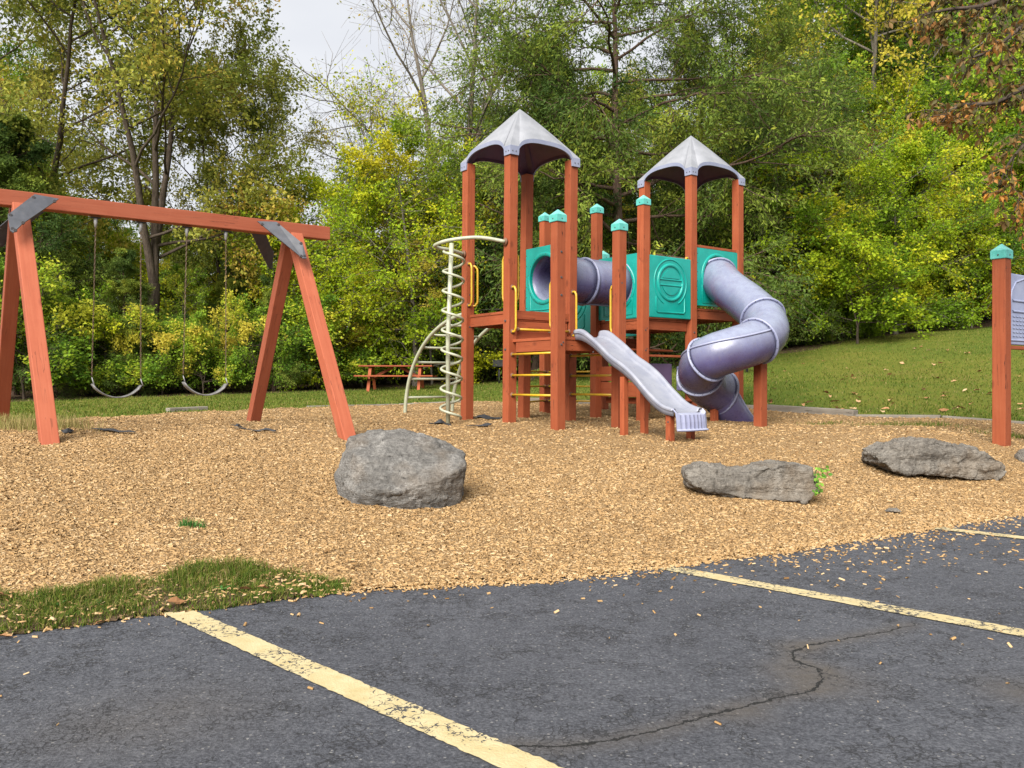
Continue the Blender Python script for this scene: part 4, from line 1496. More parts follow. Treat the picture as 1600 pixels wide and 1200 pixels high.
for (xa, xb, ya, yb, lab) in [(149, 219, 600, 602, 'grey belt swing seat on rusty chains, nearer the roadside end of the beam'),
                              (291, 352, 597, 600, 'grey belt swing seat on rusty chains beside the far A-frame')]:
    ta_, tb_ = beam_d_for_px(xa), beam_d_for_px(xb)
    wa = ta_ + Vector((-0.03, 0, 0)); wb = tb_ + Vector((0.0, 0, 0))
    za = EYE - (ya - 600) / FPX * ta_.y; zb = EYE - (yb - 600) / FPX * tb_.y
    root = empty('swing', (ta_ + tb_) / 2 + Vector((0, 0, za - 0.15 - BZ)))
    tag(root, lab, 'swing', 'swings hanging from the timber beam')
    for tp, zz, shift in ((ta_, za, -0.04), (tb_, zb, 0.0)):
        h0 = tp + Vector((0, 0, -0.10))
        hk = tube_obj('hanger', np.array([h0, h0 + Vector((0, 0, -0.05)), h0 + Vector((0, 0, -0.10))]), np.array([0.022, 0.018, 0.012]), GALV, root, 8)
        timber('hanger_plate', tp + Vector((0, 0, -0.099)) - sd_ * 0.05, tp + Vector((0, 0, -0.099)) + sd_ * 0.05, 0.014, 0.05, IRON, root, (0, 0, 1), 0.002)
        c = link('chain', chain_mesh(h0 + Vector((0, 0, -0.09)), Vector((tp.x + shift, tp.y, zz + 0.06))), CHAIN, smooth=True); adopt(c, root)
        e = Vector((tp.x + shift, tp.y, zz))
        tube_obj('shackle', np.array([e + Vector((0, 0, 0.07)), e + Vector((0.012, 0, 0.03)), e + Vector((0.022, 0.01, -0.01))]), 0.006, GALV, root, 6)
    # sagging belt
    A_, B_ = Vector((ta_.x - 0.04, ta_.y, za)), Vector((tb_.x, tb_.y, zb))
    ax_ = (B_ - A_).normalized(); across = Vector((-ax_.y, ax_.x, 0)).normalized()
    V2, F2 = [], []
    for k in range(17):
        t = k / 16
        sag = 0.135 * (1 - (2 * t - 1) ** 2) ** 0.8
        p = A_.lerp(B_, t) + Vector((0, 0, -sag))
        hw = 0.075 if 0 < k < 16 else 0.055
        V2 += [p - across * hw, p + across * hw]
    F2 = [(2 * k, 2 * k + 1, 2 * k + 3, 2 * k + 2) for k in range(16)]
    s = link('seat', np_mesh('seat', [tuple(v) for v in V2], F2), RUBBER, smooth=True)
    md = s.modifiers.new('thickness', 'SOLIDIFY'); md.thickness = 0.014; md.offset = 0
    adopt(s, root)

# ------------------------------------------------------------------ play panel at the right edge
pr = px(1565, 690, 9.4)
ap = empty('play_station', (pr.x, pr.y, gz(pr.x, pr.y)))
tag(ap, 'pale blue play panel on red timber posts with teal caps', 'play panel')
for k, off in enumerate((Vector((0, 0, 0)), VH * 1.05)):
    b0 = Vector((pr.x, pr.y, 0)) + off
    tz = EYE + 205 / FPX * 9.4
    p = timber('post', (b0.x, b0.y, gz(b0.x, b0.y) - 0.12), (b0.x, b0.y, tz), 0.14, 0.14, RED, ap, VH)
    c = link('cap', CAP); c.matrix_world = frame_between((b0.x, b0.y, tz - 0.07), (b0.x, b0.y, tz + 1), VH); adopt(c, p)
    bolt(Vector((b0.x, b0.y, tz - 0.03)) - VH * 0.086, -VH, c, 0.8)
    bolt(Vector((b0.x, b0.y, tz - 0.03)) + UH * 0.086, UH, c, 0.8)
zb0, zb1 = EYE + 62 / FPX * 9.4, EYE + 175 / FPX * 9.4
timber('rail', Vector((pr.x, pr.y, zb0 - 0.03)) + VH * 0.07, Vector((pr.x, pr.y, zb0 - 0.03)) + VH * 0.98, 0.07, 0.04, RED, ap, UH)
_play = play
play = ap
pn = panel(Vector((pr.x, pr.y, zb0)) + VH * 0.08, Vector((pr.x, pr.y, zb0)) + VH * 0.97, zb1 - zb0, 0.05, UH, relief=False, mat=PANEL_BLUE)
play = _play
mtp = pn.matrix_world.copy()
mtp = Matrix((VH, Vector((0, 0, 1)), VH.cross(Vector((0, 0, 1))))).transposed().to_4x4(); mtp.translation = Vector((pr.x, pr.y, zb0)) + VH * 0.08
WW, HH = 0.89 * 1.0, zb1 - zb0
def relief_bead(pts, wd):
    V2, F2 = tube_arrays(np.array([(x, y, 0.025) for x, y in pts]), wd, 6)
    o = link('raised_bead', np_mesh('raised_bead', V2, F2), PANEL_BLUE, smooth=True); o.matrix_world = mtp; adopt(o, pn)
relief_bead([(0.06, 0.05), (0.06, HH * 0.55), (0.10, HH * 0.75), (0.2, HH * 0.88), (0.4, HH * 0.94), (0.62, HH * 0.88), (0.76, HH * 0.7), (0.80, HH * 0.5), (0.80, 0.05), (0.06, 0.05)], 0.012)
for hh in (0.62, 0.47):
    relief_bead([(0.12, HH * hh), (0.4, HH * hh), (0.74, HH * hh)], 0.014)
for r_ in range(6):
    for c_ in range(8):
        relief_bead([(0.13 + c_ * 0.08, HH * (0.12 + r_ * 0.055)), (0.155 + c_ * 0.08, HH * (0.12 + r_ * 0.055)), (0.18 + c_ * 0.08, HH * (0.12 + r_ * 0.055))], 0.008)
# ------------------------------------------------------------------ boulders
def boulder(name, hulls, loc, seed, mat, amp, strata, vox=0.011):
    bm = bmesh.new()
    for pts in hulls:
        vs = [bm.verts.new(p) for p in pts]
        r_ = bmesh.ops.convex_hull(bm, input=vs)
        junk = [e for e in r_['geom_interior'] if isinstance(e, bmesh.types.BMVert)]
        if junk: bmesh.ops.delete(bm, geom=junk, context='VERTS')
    bmesh.ops.recalc_face_normals(bm, faces=bm.faces[:])
    tmp = link('tmp', bm_mesh(bm, 'tmp'))
    md = tmp.modifiers.new('r', 'REMESH'); md.mode = 'VOXEL'; md.voxel_size = vox
    sm = tmp.modifiers.new('s', 'SMOOTH'); sm.iterations = 1
    dg = bpy.context.evaluated_depsgraph_get()
    me = bpy.data.meshes.new_from_object(tmp.evaluated_get(dg))
    bpy.data.objects.remove(tmp)
    co = np.empty(len(me.vertices) * 3); me.vertices.foreach_get('co', co); co = co.reshape(-1, 3)
    nr = np.array([v.normal[:] for v in me.vertices])
    off = Vector((seed * 3.1, seed * 1.7, seed * 0.9))
    disp = np.empty(len(co))
    for k in range(len(co)):
        p = Vector(co[k])
        a = mnoise.fractal(p * 3.2 + off, 1.0, 2.0, 3)
        b = mnoise.ridged_multi_fractal(p * 6.5 + off, 1.0, 2.1, 4, 1.0, 2.0) - 1.2
        c = mnoise.noise(Vector((p.x * 1.6, p.y * 1.6, p.z * 15)) + off)
        e = mnoise.fractal(p * 26 + off, 1.0, 2.0, 2)
        dv, pv = mnoise.voronoi(Vector((p.x * 5.5, p.y * 5.5, p.z * 8)) + off + Vector((a, a * 0.7, a)) * 0.35)
        crack = max(0.0, 1 - (dv[1] - dv[0]) / 0.10)
        step = mnoise.cell(pv[0] * 7.3)
        disp[k] = amp * (0.55 * step - 0.55 * crack * crack) + amp * (0.9 * a + 0.55 * b + 0.45 * e) + strata * (1.6 * c - 0.6 * abs(c))
    co += nr * disp[:, None]
    me.vertices.foreach_set('co', co.astype(np.float32).ravel())
    me.update()
    o = link(name, me, mat, smooth=False)
    me.polygons.foreach_set('use_smooth', np.ones(len(me.polygons), dtype=bool))
    o.location = loc
    return o


p = px(620, 788, 6.3)
o = boulder('boulder', [[(-.42, -.20, -.12), (-.30, -.30, -.14), (0, -.38, -.14), (.26, -.34, -.12), (.44, -.22, -.08), (-.32, -.40, .10), (-.12, -.50, .13), (.04, -.50, .11), (.33, -.42, .19), (.50, -.26, .27),
                          (-.50, -.16, .18), (-.33, -.28, .36), (-.44, .05, .47), (-.27, .12, .515), (0, .18, .53), (.15, .16, .50), (.34, .14, .43), (.48, .04, .36), (-.46, .2, -.1), (.45, .25, -.1), (0, .34, -.1), (-.2, .3, .3), (.2, .3, .28)]],
            (p.x, p.y + 0.35, p.z), 1, ROCK_A, 0.0135, 0.005)
tag(o, 'largest grey boulder with a slanting rough top, in front of the swing leg', 'boulder', 'boulders along the chip bed')
p = px(1178, 779, 6.9)


def slab(outline_top, outline_bot, cx, cy, sc, y0, y1):
    pts = []
    for (a, b) in outline_top: pts += [((a - cx) / sc, y0 + 0.07, (cy - b) / sc), ((a - cx) / sc * 0.96, y1 * 0.7, (cy - b) / sc + 0.02)]
    for (a, b) in outline_bot: pts += [((a - cx) / sc, y0, (cy - b) / sc), ((a - cx) / sc * 0.94, y1, (cy - b) / sc - 0.05)]
    return pts


o = boulder('boulder', [slab([(1075, 741), (1102, 730), (1138, 731), (1146, 737)], [(1080, 757), (1120, 772), (1150, 778)], 1178, 779, 194, -.12, .20),
                        slab([(1128, 739), (1165, 741), (1185, 734)], [(1120, 768), (1180, 780), (1215, 781)], 1178, 779, 194, -.16, .2),
                        slab([(1170, 737), (1200, 730), (1238, 726), (1266, 729), (1278, 740)], [(1160, 778), (1215, 783), (1255, 783), (1279, 768)], 1178, 779, 194, -.19, .22)],
            (p.x, p.y + 0.15, p.z), 2, ROCK_B, 0.022, 0.020)
tag(o, 'low flat boulder with a green vine at its end', 'boulder', 'boulders along the chip bed')
B2 = (p.x, p.y, p.z)
p = px(1470, 750, 8.0)
o = boulder('boulder', [slab([(1364, 708), (1402, 702), (1438, 692), (1462, 688), (1502, 697), (1546, 708), (1580, 719)], [(1370, 723), (1400, 736), (1450, 746), (1532, 752), (1564, 751), (1580, 736)], 1470, 750, 167, -.2, .34)],
            (p.x, p.y + 0.2, p.z), 3, ROCK_B, 0.028, 0.024)
o.scale = (0.95, 1, 1)
tag(o, 'long low tan boulder in front of the blue play panel post', 'boulder', 'boulders along the chip bed')
p = px(1606, 714, 8.8)
o = boulder('boulder', [[(-.11, -.1, -.08), (.3, -.12, -.1), (.3, .2, -.1), (-.1, .2, -.1), (-.12, 0, .05), (-.04, -.05, .13), (.1, 0, .17), (.3, .05, .15)]], (p.x, p.y, p.z), 4, ROCK_B, 0.015, 0.008)
tag(o, 'small pale boulder cut off by the picture edge', 'boulder', 'boulders along the chip bed')
# a few pale stones in the chips
for a, b, Y, s_, lab in [(1395, 792, 6.9, 0.055, 'flat pale stone in the chips before the long boulder')]:
    q = px(a, b, Y); q.z = gz(q.x, q.y)
    o = boulder('stone', [[(-1.3 * s_, -.6 * s_, 0), (s_, -.7 * s_, 0), (1.2 * s_, .6 * s_, 0), (-s_, .7 * s_, 0), (-.6 * s_, 0, .5 * s_), (.7 * s_, .1 * s_, .45 * s_)]], (q.x, q.y, q.z + 0.01), 5 + s_ * 100, ROCK_B, 0.003, 0.001, 0.006)
    tag(o, lab, 'stone')

# ------------------------------------------------------------------ edging timbers round the bed
def edging(a0, b0, Y0, a1, b1, Y1, lab, proud=0.07, w=0.13, h=0.13, zoff=0.0):
    p0, p1 = px(a0, b0, Y0), px(a1, b1, Y1)
    z0_, z1_ = gz(p0.x, p0.y) + proud - h / 2 + zoff, gz(p1.x, p1.y) + proud - h / 2 + zoff
    o = timber('edging_timber', (p0.x, p0.y, z0_), (p1.x, p1.y, z1_), h, w, GREY_WOOD, None, (0, 0, 1), 0.012)
    tag(o, lab, 'timber', 'grey edging timbers round the chip bed')


edging(1185, 650, 14.9, 1337, 656, 13.3, 'thick grey edging timber behind the spiral slide post', 0.10)
edging(1338, 655, 13.2, 1470, 660, 12.5, 'thin grey edging timber on the slope side of the bed', 0.04)
edging(1472, 660, 12.48, 1620, 665, 11.9, 'grey edging timber running behind the play panel post', 0.035)
edging(1010, 634, 16.6, 1180, 648, 15.0, 'grey edging timber behind the wave slide', 0.07)
edging(905, 630, 17.2, 1005, 633, 16.7, 'grey edging timber seen through the rungs', 0.06)
edging(815, 625, 17.8, 900, 629, 17.3, 'bleached edging timber between the tower posts', 0.08)
edging(625, 636, 17.0, 730, 628, 17.9, 'half buried dark edging timber behind the arch climber', 0.02)
edging(262, 645, 14.6, 322, 640, 15.2, 'short loose grey timber on the lawn edge below the swings', 0.06)
edging(480, 640, 16.2, 620, 636, 17.0, 'half buried edging timber between swing set and arch climber', 0.015)

# ------------------------------------------------------------------ picnic table
TBL = px(620, 608, 26.5)
tb = empty('picnic_table', (TBL.x, TBL.y, gz(TBL.x, TBL.y)))
tag(tb, 'red picnic table with benches at the edge of the woods', 'picnic table')
tz0 = gz(TBL.x, TBL.y)
lx = 1.12
for k in range(5):
    y_ = -0.30 + 0.15 * k
    timber('table_board', (TBL.x - lx, TBL.y + y_, tz0 + 0.74), (TBL.x + lx, TBL.y + y_, tz0 + 0.74), 0.04, 0.142, RED, tb, (0, 0, 1), 0.004)
for sy in (-1, 1):
    for k in range(2):
        y_ = sy * (0.60 + 0.15 * k)
        timber('bench_board', (TBL.x - lx - 0.06, TBL.y + y_, tz0 + 0.43), (TBL.x + lx + 0.06, TBL.y + y_, tz0 + 0.43), 0.04, 0.14, RED, tb, (0, 0, 1), 0.004)
for sx in (-0.78, 0.74):
    for sy in (-1, 1):
        timber('leg', (TBL.x + sx, TBL.y + sy * 0.68, tz0 - 0.05), (TBL.x + sx, TBL.y + sy * 0.22, tz0 + 0.72), 0.09, 0.05, RED, tb, (1, 0, 0), 0.004)
    timber('bench_support', (TBL.x + sx + 0.06, TBL.y - 0.8, tz0 + 0.385), (TBL.x + sx + 0.06, TBL.y + 0.8, tz0 + 0.385), 0.04, 0.09, RED, tb, (1, 0, 0), 0.004)
    timber('brace', (TBL.x + sx * 0.92, TBL.y, tz0 + 0.40), (TBL.x + sx * 0.15, TBL.y, tz0 + 0.70), 0.04, 0.08, RED, tb, (0, 1, 0), 0.004)


# ------------------------------------------------------------------ park grills
def grill(a, b, Y, lab, s_=1.0):
    q = px(a, b, Y); z = gz(q.x, q.y)
    g_ = empty('park_grill', (q.x, q.y, z))
    tag(g_, lab, 'grill')
    rod('post', (q.x, q.y, z - 0.05), (q.x, q.y, z + 0.62 * s_), 0.04, IRON, g_, 8)
    bm = box_bm(0.5 * s_, 0.42 * s_, 0.26 * s_, 0.012, True)
    top_f = max(bm.faces, key=lambda f: f.calc_center_median().z)
    bmesh.ops.delete(bm, geom=[top_f], context='FACES_ONLY')
    o_ = link('fire_box', bm_mesh(bm, 'fire_box'), IRON); o_.location = (q.x, q.y, z + 0.6 * s_)
    md = o_.modifiers.new('thickness', 'SOLIDIFY'); md.thickness = 0.008
    adopt_fix = o_.matrix_basis.copy()
    o_.parent = g_; o_.matrix_parent_inverse = PARENT_INV(g_)
    for k in range(7):
        rod('grate_bar', (q.x - 0.22 * s_ + k * 0.073 * s_, q.y - 0.2 * s_, z + 0.83 * s_), (q.x - 0.22 * s_ + k * 0.073 * s_, q.y + 0.2 * s_, z + 0.83 * s_), 0.007, IRON, g_, 5)


grill(780, 596, 29.0, 'black park grill by the trees behind the front tower', 0.9)
grill(1167, 583, 23.5, 'black park grill on the lawn behind the spiral slide', 1.0)


# ------------------------------------------------------------------ torn black landscape fabric
def fabric(a, b, Y, w, d_, h, lab, seed, peak=0.5):
    q = px(a, b, Y); rr = random.Random(seed)
    n1, n2_ = 14, 6
    V2 = []
    for i in range(n1 + 1):
        for j in range(n2_ + 1):
            s_, t = i / n1, j / n2_
            x = (s_ - 0.5) * w + rr.uniform(-.015, .015)
            y = (t - 0.5) * d_ * (0.35 + 0.65 * math.sin(math.pi * min(1, max(0, s_ + rr.uniform(-.05, .05)))))
            x += q.x; y += q.y
            zz = h * max(0, 1 - abs(s_ - peak) / 0.28) * (1 - abs(2 * t - 1)) ** 0.5 + 0.018 * mnoise.noise(Vector((x * 9, y * 9, seed)))
            V2.append((x, y, float(chip_z(np.array([x]), np.array([y]))[0]) + 0.022 + zz))
    F2 = [(i * (n2_ + 1) + j, (i + 1) * (n2_ + 1) + j, (i + 1) * (n2_ + 1) + j + 1, i * (n2_ + 1) + j + 1) for i in range(n1) for j in range(n2_)]
    o_ = link('fabric_scrap', np_mesh('fabric_scrap', V2, F2), BLACK_FABRIC)
    md = o_.modifiers.new('thickness', 'SOLIDIFY'); md.thickness = 0.004
    tag(o_, lab, 'fabric scrap', 'torn black weed fabric in the chips')


fabric(686, 666, 11.4, 0.30, 0.22, 0.07, 'torn black fabric peak beside the coil climber foot', 1, 0.6)
fabric(748, 670, 11.2, 0.32, 0.18, 0.03, 'flat black fabric strip in front of the coil climber', 2, 0.8)
fabric(755, 650, 13.0, 0.55, 0.25, 0.05, 'black fabric ridge between the two left tower posts', 3)
fabric(178, 686, 8.3, 0.40, 0.10, 0.02, 'thin black fabric strip near the front swing leg', 4)
fabric(106, 685, 8.0, 0.10, 0.10, 0.03, 'black fabric tuft at the foot of the front swing leg', 5)
fabric(400, 680, 9.2, 0.42, 0.12, 0.025, 'black fabric strip between the swing frames', 6, 0.8)
fabric(372, 676, 9.5, 0.12, 0.08, 0.03, 'small black fabric tuft under the swings', 7)


# ------------------------------------------------------------------ grass
def blades(name, x, y, z, hgt, wid, seed, mat, lean=0.5, tone=(0.45, 0.22)):
    g_ = np.random.default_rng(seed)
    n = len(x)
    h = hgt * g_.uniform(0.45, 1.25, n); w = wid * g_.uniform(0.7, 1.3, n)
    a = g_.uniform(0, 2 * math.pi, n); l = np.abs(g_.normal(0, lean, n)) * h
    dx, dy = np.cos(a), np.sin(a)
    b = a + math.pi / 2 + g_.normal(0, 0.5, n)
    sx, sy = np.cos(b) * w / 2, np.sin(b) * w / 2
    P = [np.c_[x - sx, y - sy, z - 0.005], np.c_[x + sx, y + sy, z - 0.005],
         np.c_[x + dx * l * 0.35 + sx * .7, y + dy * l * 0.35 + sy * .7, z + h * 0.6], np.c_[x + dx * l * 0.35 - sx * .7, y + dy * l * 0.35 - sy * .7, z + h * 0.6],
         np.c_[x + dx * l, y + dy * l, z + h * (1 - 0.15 * np.minimum(1, l / h))]]
    Vv = np.stack(P, 1).reshape(-1, 3)
    q = np.array([[0, 1, 2], [0, 2, 3], [3, 2, 4]])
    Ff = (np.arange(n)[:, None, None] * 5 + q[None]).reshape(-1, 3)
    me_ = np_mesh(name, Vv, Ff)
    face_attr(me_, 'rnd', np.repeat(np.clip(g_.normal(tone[0], tone[1], n), 0, 1), 3))
    return link(name, me_, mat)


# verge between asphalt and chips: soil sheet and long grass
def verge_top(x):
    return 0.42 + 0.10 * hill(np.asarray(x, float), np.zeros_like(np.asarray(x, float)), 1.6, 2)


def verge_keep(x, y):
    e = edge_dist(x, y)
    end = np.clip((-0.85 - x) / 0.6, 0, 1)
    return (x < -0.85) & (e > -0.035 + 0.03 * hill(x, y, 5, 1)) & (e < 0.08 + (0.46 + 0.12 * hill(x, y, 2.6, 2)) * end)


V, F = sheet(axis([(-9, -3.5, 0.2), (-3.5, -0.5, 0.05)]), axis([(0, 3, 0.2), (3, 5.4, 0.05)]), lambda x, y: land(x, y) + 0.004 * (edge_dist(x, y) < 0.05) + (edge_dist(x, y) >= 0.05) * (0.012 + 0.01 * hill(x, y, 3, 2)), keep=lambda x, y: (x < -0.9) & (edge_dist(x, y) > -0.02 + 0.02 * hill(x, y, 5, 1)) & (edge_dist(x, y) < 0.02 + 0.36 * np.clip((-0.9 - x) / 0.5, 0, 1) ** 0.5))
vg = link('grass_verge', np_mesh('grass_verge', V, F), LAWN, smooth=True)
point_attr(vg.data, 'bare', np.full(len(V), 0.55))
tag(vg, 'strip of rough ground between the asphalt and the chips', 'verge', kind='structure')
g = np.random.default_rng(21)
x, y = g.uniform(-4.2, -0.4, 230000), g.uniform(2.4, 5.6, 230000)
k = verge_keep(x, y) & (g.uniform(0, 1, len(x)) < (0.72 + 0.35 * hill(x, y, 3.7, 3) + 0.3 * hill(x, y, 9.1, 5)) * np.clip((-0.7 - x) / 0.35, 0.15, 1))
x, y = x[k], y[k]
e = edge_dist(x, y)
o = blades('verge_grass', x, y, land(x, y) + 0.004, 0.042 * np.clip(0.65 + e * 1.5, 0.6, 1.25) * (1 + 0.6 * hill(x, y, 4.3, 7)), 0.0045, 22, GRASS, 1.1, (0.50, 0.27))
tag(o, 'rough green and straw coloured grass along the asphalt edge', 'grass', kind='stuff')


x, y = g.uniform(-4.2, -0.6, 7000), g.uniform(2.4, 5.6, 7000)
k = (edge_dist(x, y) > -0.03) & (edge_dist(x, y) < 0.6) & (x < -0.8)
x, y = x[k], y[k]
y = y + 0.0
o = scatter_chips('verge_wood_chips', x, y, np.where(edge_dist(x, y) > -0.01, land(x, y) + 0.022, 0.002), 9, 0.019, 10)
tag(o, 'wood chips and litter strewn through the verge grass', 'wood chips', kind='stuff')


def tuft(a, b, Y, r, n, h, lab, mat=DRY_GRASS, name='grass_tuft', sq=0.5):
    q = px(a, b, Y); g_ = np.random.default_rng(int(a * 7 + b))
    x_ = q.x + g_.normal(0, r, n); y_ = q.y + g_.normal(0, r * sq, n)
    o_ = blades(name, x_, y_, chip_z(x_, y_), h, 0.005, int(a + b), mat, 0.7)
    tag(o_, lab, 'grass', 'grass tufts growing in the chips', 'stuff')


tuft(20, 680, 8.3, 0.30, 1100, 0.15, 'straggly pale grass clump left of the front swing leg')
tuft(106, 678, 8.5, 0.13, 240, 0.13, 'straggly pale grass clump behind the front swing leg')
tuft(300, 842, 5.5, 0.04, 120, 0.05, 'tiny green tuft in the chips before the verge', WEED)
tuft(1380, 668, 11.6, 0.22, 300, 0.06, 'thin green grass tuft in the chips near the edging', GRASS)
tuft(1455, 672, 11.3, 0.25, 350, 0.07, 'sparse grass tuft left of the play panel post', GRASS)
tuft(1590, 680, 10.6, 0.25, 400, 0.07, 'sparse grass tuft right of the play panel post', GRASS)
tuft(1290, 664, 12.4, 0.2, 200, 0.05, 'faint grass tuft beneath the thick edging timber', GRASS)

# lawn blades: short, mown
x, y = g.uniform(-15, 17, 108000), 11.4 + 19 * g.uniform(0, 1, 108000) ** 1.25
k = (y > far_y(x) + 0.03) & (y < tree_y(x) + 0.8) & (np.abs(x) < y * 0.64 + 0.6)
x, y = x[k], y[k]
o = blades('lawn_grass', x, y, lawn_z(x, y), 0.045, 0.016, 23, GRASS, 0.9, (0.52, 0.2))
tag(o, 'short mown grass covering the lawn', 'grass', kind='stuff')


# ------------------------------------------------------------------ leaves on the ground
def leaf_mesh(seed, L=1.0):
    rr = random.Random(seed)
    bm = bmesh.new()
    n = 7
    mid = [Vector((L * (t - 0.5), 0.04 * L * math.sin(5 * t + seed), 0.10 * L * math.sin(math.pi * t + seed) * rr.uniform(0.4, 1))) for t in np.linspace(0, 1, n)]
    l_, r_ = [], []
    for k, p_ in enumerate(mid):
        wv = 0.30 * L * math.sin(math.pi * (k / (n - 1)) ** 0.8) * rr.uniform(0.75, 1.2) + 0.004
        l_.append(bm.verts.new(p_ + Vector((0, wv, 0.5 * wv * rr.uniform(0.3, 1.2))))); r_.append(bm.verts.new(p_ + Vector((0, -wv, 0.5 * wv * rr.uniform(0.0, 1.2)))))
    md_ = [bm.verts.new(p_) for p_ in mid]
    for k in range(n - 1):
        bm.faces.new((md_[k], md_[k + 1], l_[k + 1], l_[k])); bm.faces.new((r_[k], r_[k + 1], md_[k + 1], md_[k]))
    me_ = bm_mesh(bm, 'dead_leaf')
    face_attr(me_, 'rnd', np.full(len(me_.polygons), 0.3 + 0.45 * rr.random()))
    me_.materials.append(DEAD_LEAF)
    return me_


LEAF_ME = [leaf_mesh(s_) for s_ in range(6)]


def fallen(a, b, size, lab, group, rot=None, Y=None, zf=None, lift=0.01):
    if Y is None:
        for Y in np.linspace(2.2, 33, 1200):       # where the sight line meets the ground
            q = px(a, b, Y)
            if q.z <= gz(q.x, q.y) + 0.01: break
    q = px(a, b, Y)
    o_ = bpy.data.objects.new('fallen_leaf', random.choice(LEAF_ME)); COL.objects.link(o_)
    o_.location = (q.x, q.y, gz(q.x, q.y) + lift); o_.scale = (size,) * 3
    o_.rotation_euler = (random.uniform(-.4, .4), random.uniform(-.3, .3), rot if rot is not None else random.uniform(0, 6.28))
    tag(o_, lab, 'leaf', group)


for a, b, s_, lab in [(276, 951, 0.085, 'pale curled dead leaf lying where the near bay line meets the verge'), (230, 940, 0.06, 'brown dead leaf standing in the verge grass'), (385, 928, 0.08, 'broad brown dead leaf in the verge near its tip'),
                      (412, 926, 0.075, 'curled dark brown leaf beside the broad one in the verge'), (475, 922, 0.06, 'reddish dead leaf at the tip of the verge'), (5, 996, 0.07, 'tan dead leaf at the asphalt edge in the bottom left'),
                      (160, 975, 0.06, 'pale dead leaf on the asphalt edge below the verge'), (4, 935, 0.06, 'dark dead leaf in the verge at the left edge'), (400, 890, 0.05, 'small dark leaf on the grass ridge of the verge'),
                      (1395, 784, 0.04, 'small pale leaf in the chips between the two flat boulders'), (1127, 794, 0.04, 'dark red leaf in the chips below the small flat boulder')]:
    fallen(a, b, s_, lab, 'dead leaves by the verge and boulders', lift=0.03 if b < 960 and a < 500 else 0.012)
rr = random.Random(5)
for k in range(75):
    a = rr.uniform(1195, 1600); t = rr.random() ** 0.8
    top_ = 560 - (a - 1195) * 0.10
    b = top_ + 6 + t * (640 - top_)
    if 1548 < a < 1585: continue
    fallen(a, b, rr.uniform(0.09, 0.17), 'dry tan leaf lying on the grass slope', 'dry leaves on the grass slope', lift=0.035)

# ------------------------------------------------------------------ small plants
def weed(a, b, Y, r, lab, n=9, mat=WEED):
    q = px(a, b, Y); z = gz(q.x, q.y) + 0.005
    root = empty('weed', (q.x, q.y, z)); tag(root, lab, 'plant', 'weeds in the verge')
    rr2 = random.Random(int(a))
    for k in range(n):
        an = 2.4 * k; el = rr2.uniform(0.3, 1.0); L = r * rr2.uniform(0.7, 1.2)
        d_ = Vector((math.cos(an) * math.cos(el), math.sin(an) * math.cos(el), math.sin(el)))
        sd = Vector((-math.sin(an), math.cos(an), 0)); up = sd.cross(d_) * -1
        bm = bmesh.new(); prev = None
        for t in np.linspace(0, 1, 7):
            wv = 0.13 * L * math.sin(math.pi * min(0.98, t + 0.06)) * (1 + 0.45 * (-1) ** int(t * 6))
            c = d_ * L * t + Vector((0, 0, -0.35 * L * t * t))
            cur = [bm.verts.new(c - sd * wv), bm.verts.new(c + Vector((0, 0, -0.02 * L))), bm.verts.new(c + sd * wv)]
            if prev:
                bm.faces.new((prev[0], prev[1], cur[1], cur[0])); bm.faces.new((prev[1], prev[2], cur[2], cur[1]))
            prev = cur
        me_ = bm_mesh(bm, 'leaf'); face_attr(me_, 'rnd', np.full(len(me_.polygons), rr2.random()))
        o_ = link('leaf', me_, mat); o_.parent = root


weed(88, 950, 4.05, 0.065, 'dark green leafy weed in the verge at the left', 12)
weed(345, 932, 4.38, 0.07, 'jagged green weed above the near bay line', 11)
weed(155, 945, 4.1, 0.055, 'light green weed between two others in the verge', 9)
# vine on the flat boulder
vn = empty('vine', (B2[0] + 0.50, B2[1], B2[2])); tag(vn, 'bright green vine clinging to the end of the flat boulder', 'plant')
q = px(1272, 770, 6.95)
tube_obj('stem', catmull([q, px(1273, 750, 6.88), px(1276, 734, 6.9), px(1290, 733, 6.95)], 5), 0.004, WEED, vn, 5)
rr = random.Random(3)
for k in range(42):
    t = rr.random()
    c = px(1276 + rr.gauss(0, 4), 730 + 42 * t, 6.86 + rr.uniform(-.05, .05)) if k < 30 else px(rr.uniform(1278, 1296), rr.uniform(730, 746), 6.9)
    L = rr.uniform(0.025, 0.045)
    d_ = Vector((rr.uniform(-.6, 1), rr.uniform(-1, 0), rr.uniform(-1, 0.2))).normalized(); sd = d_.cross(Vector((0.3, -0.8, 0.5))).normalized()
    bm = bmesh.new()
    vs = [bm.verts.new(c), bm.verts.new(c + d_ * L * .5 + sd * L * .45), bm.verts.new(c + d_ * L), bm.verts.new(c + d_ * L * .5 - sd * L * .45)]
    bm.faces.new(vs)
    me_ = bm_mesh(bm, 'leaf'); face_attr(me_, 'rnd', [rr.random()])
    o_ = link('leaf', me_, IVY); adopt(o_, vn)
# ------------------------------------------------------------------ trees
def grow(g_, p, d, length, nseg, wander, up):
    pts = [np.array(p, float)]
    d = np.array(d, float); d /= np.linalg.norm(d)
    st = length / nseg
    for k in range(nseg):
        d = d + g_.normal(0, wander, 3) + np.array([0, 0, up])
        d /= np.linalg.norm(d)
        pts.append(pts[-1] + d * st)
    return np.array(pts)


def interp(pts, t):
    f = t * (len(pts) - 1); k = min(int(f), len(pts) - 2); f -= k
    p = pts[k] * (1 - f) + pts[k + 1] * f
    d = pts[k + 1] - pts[k]
    return p, d / (np.linalg.norm(d) + 1e-9)


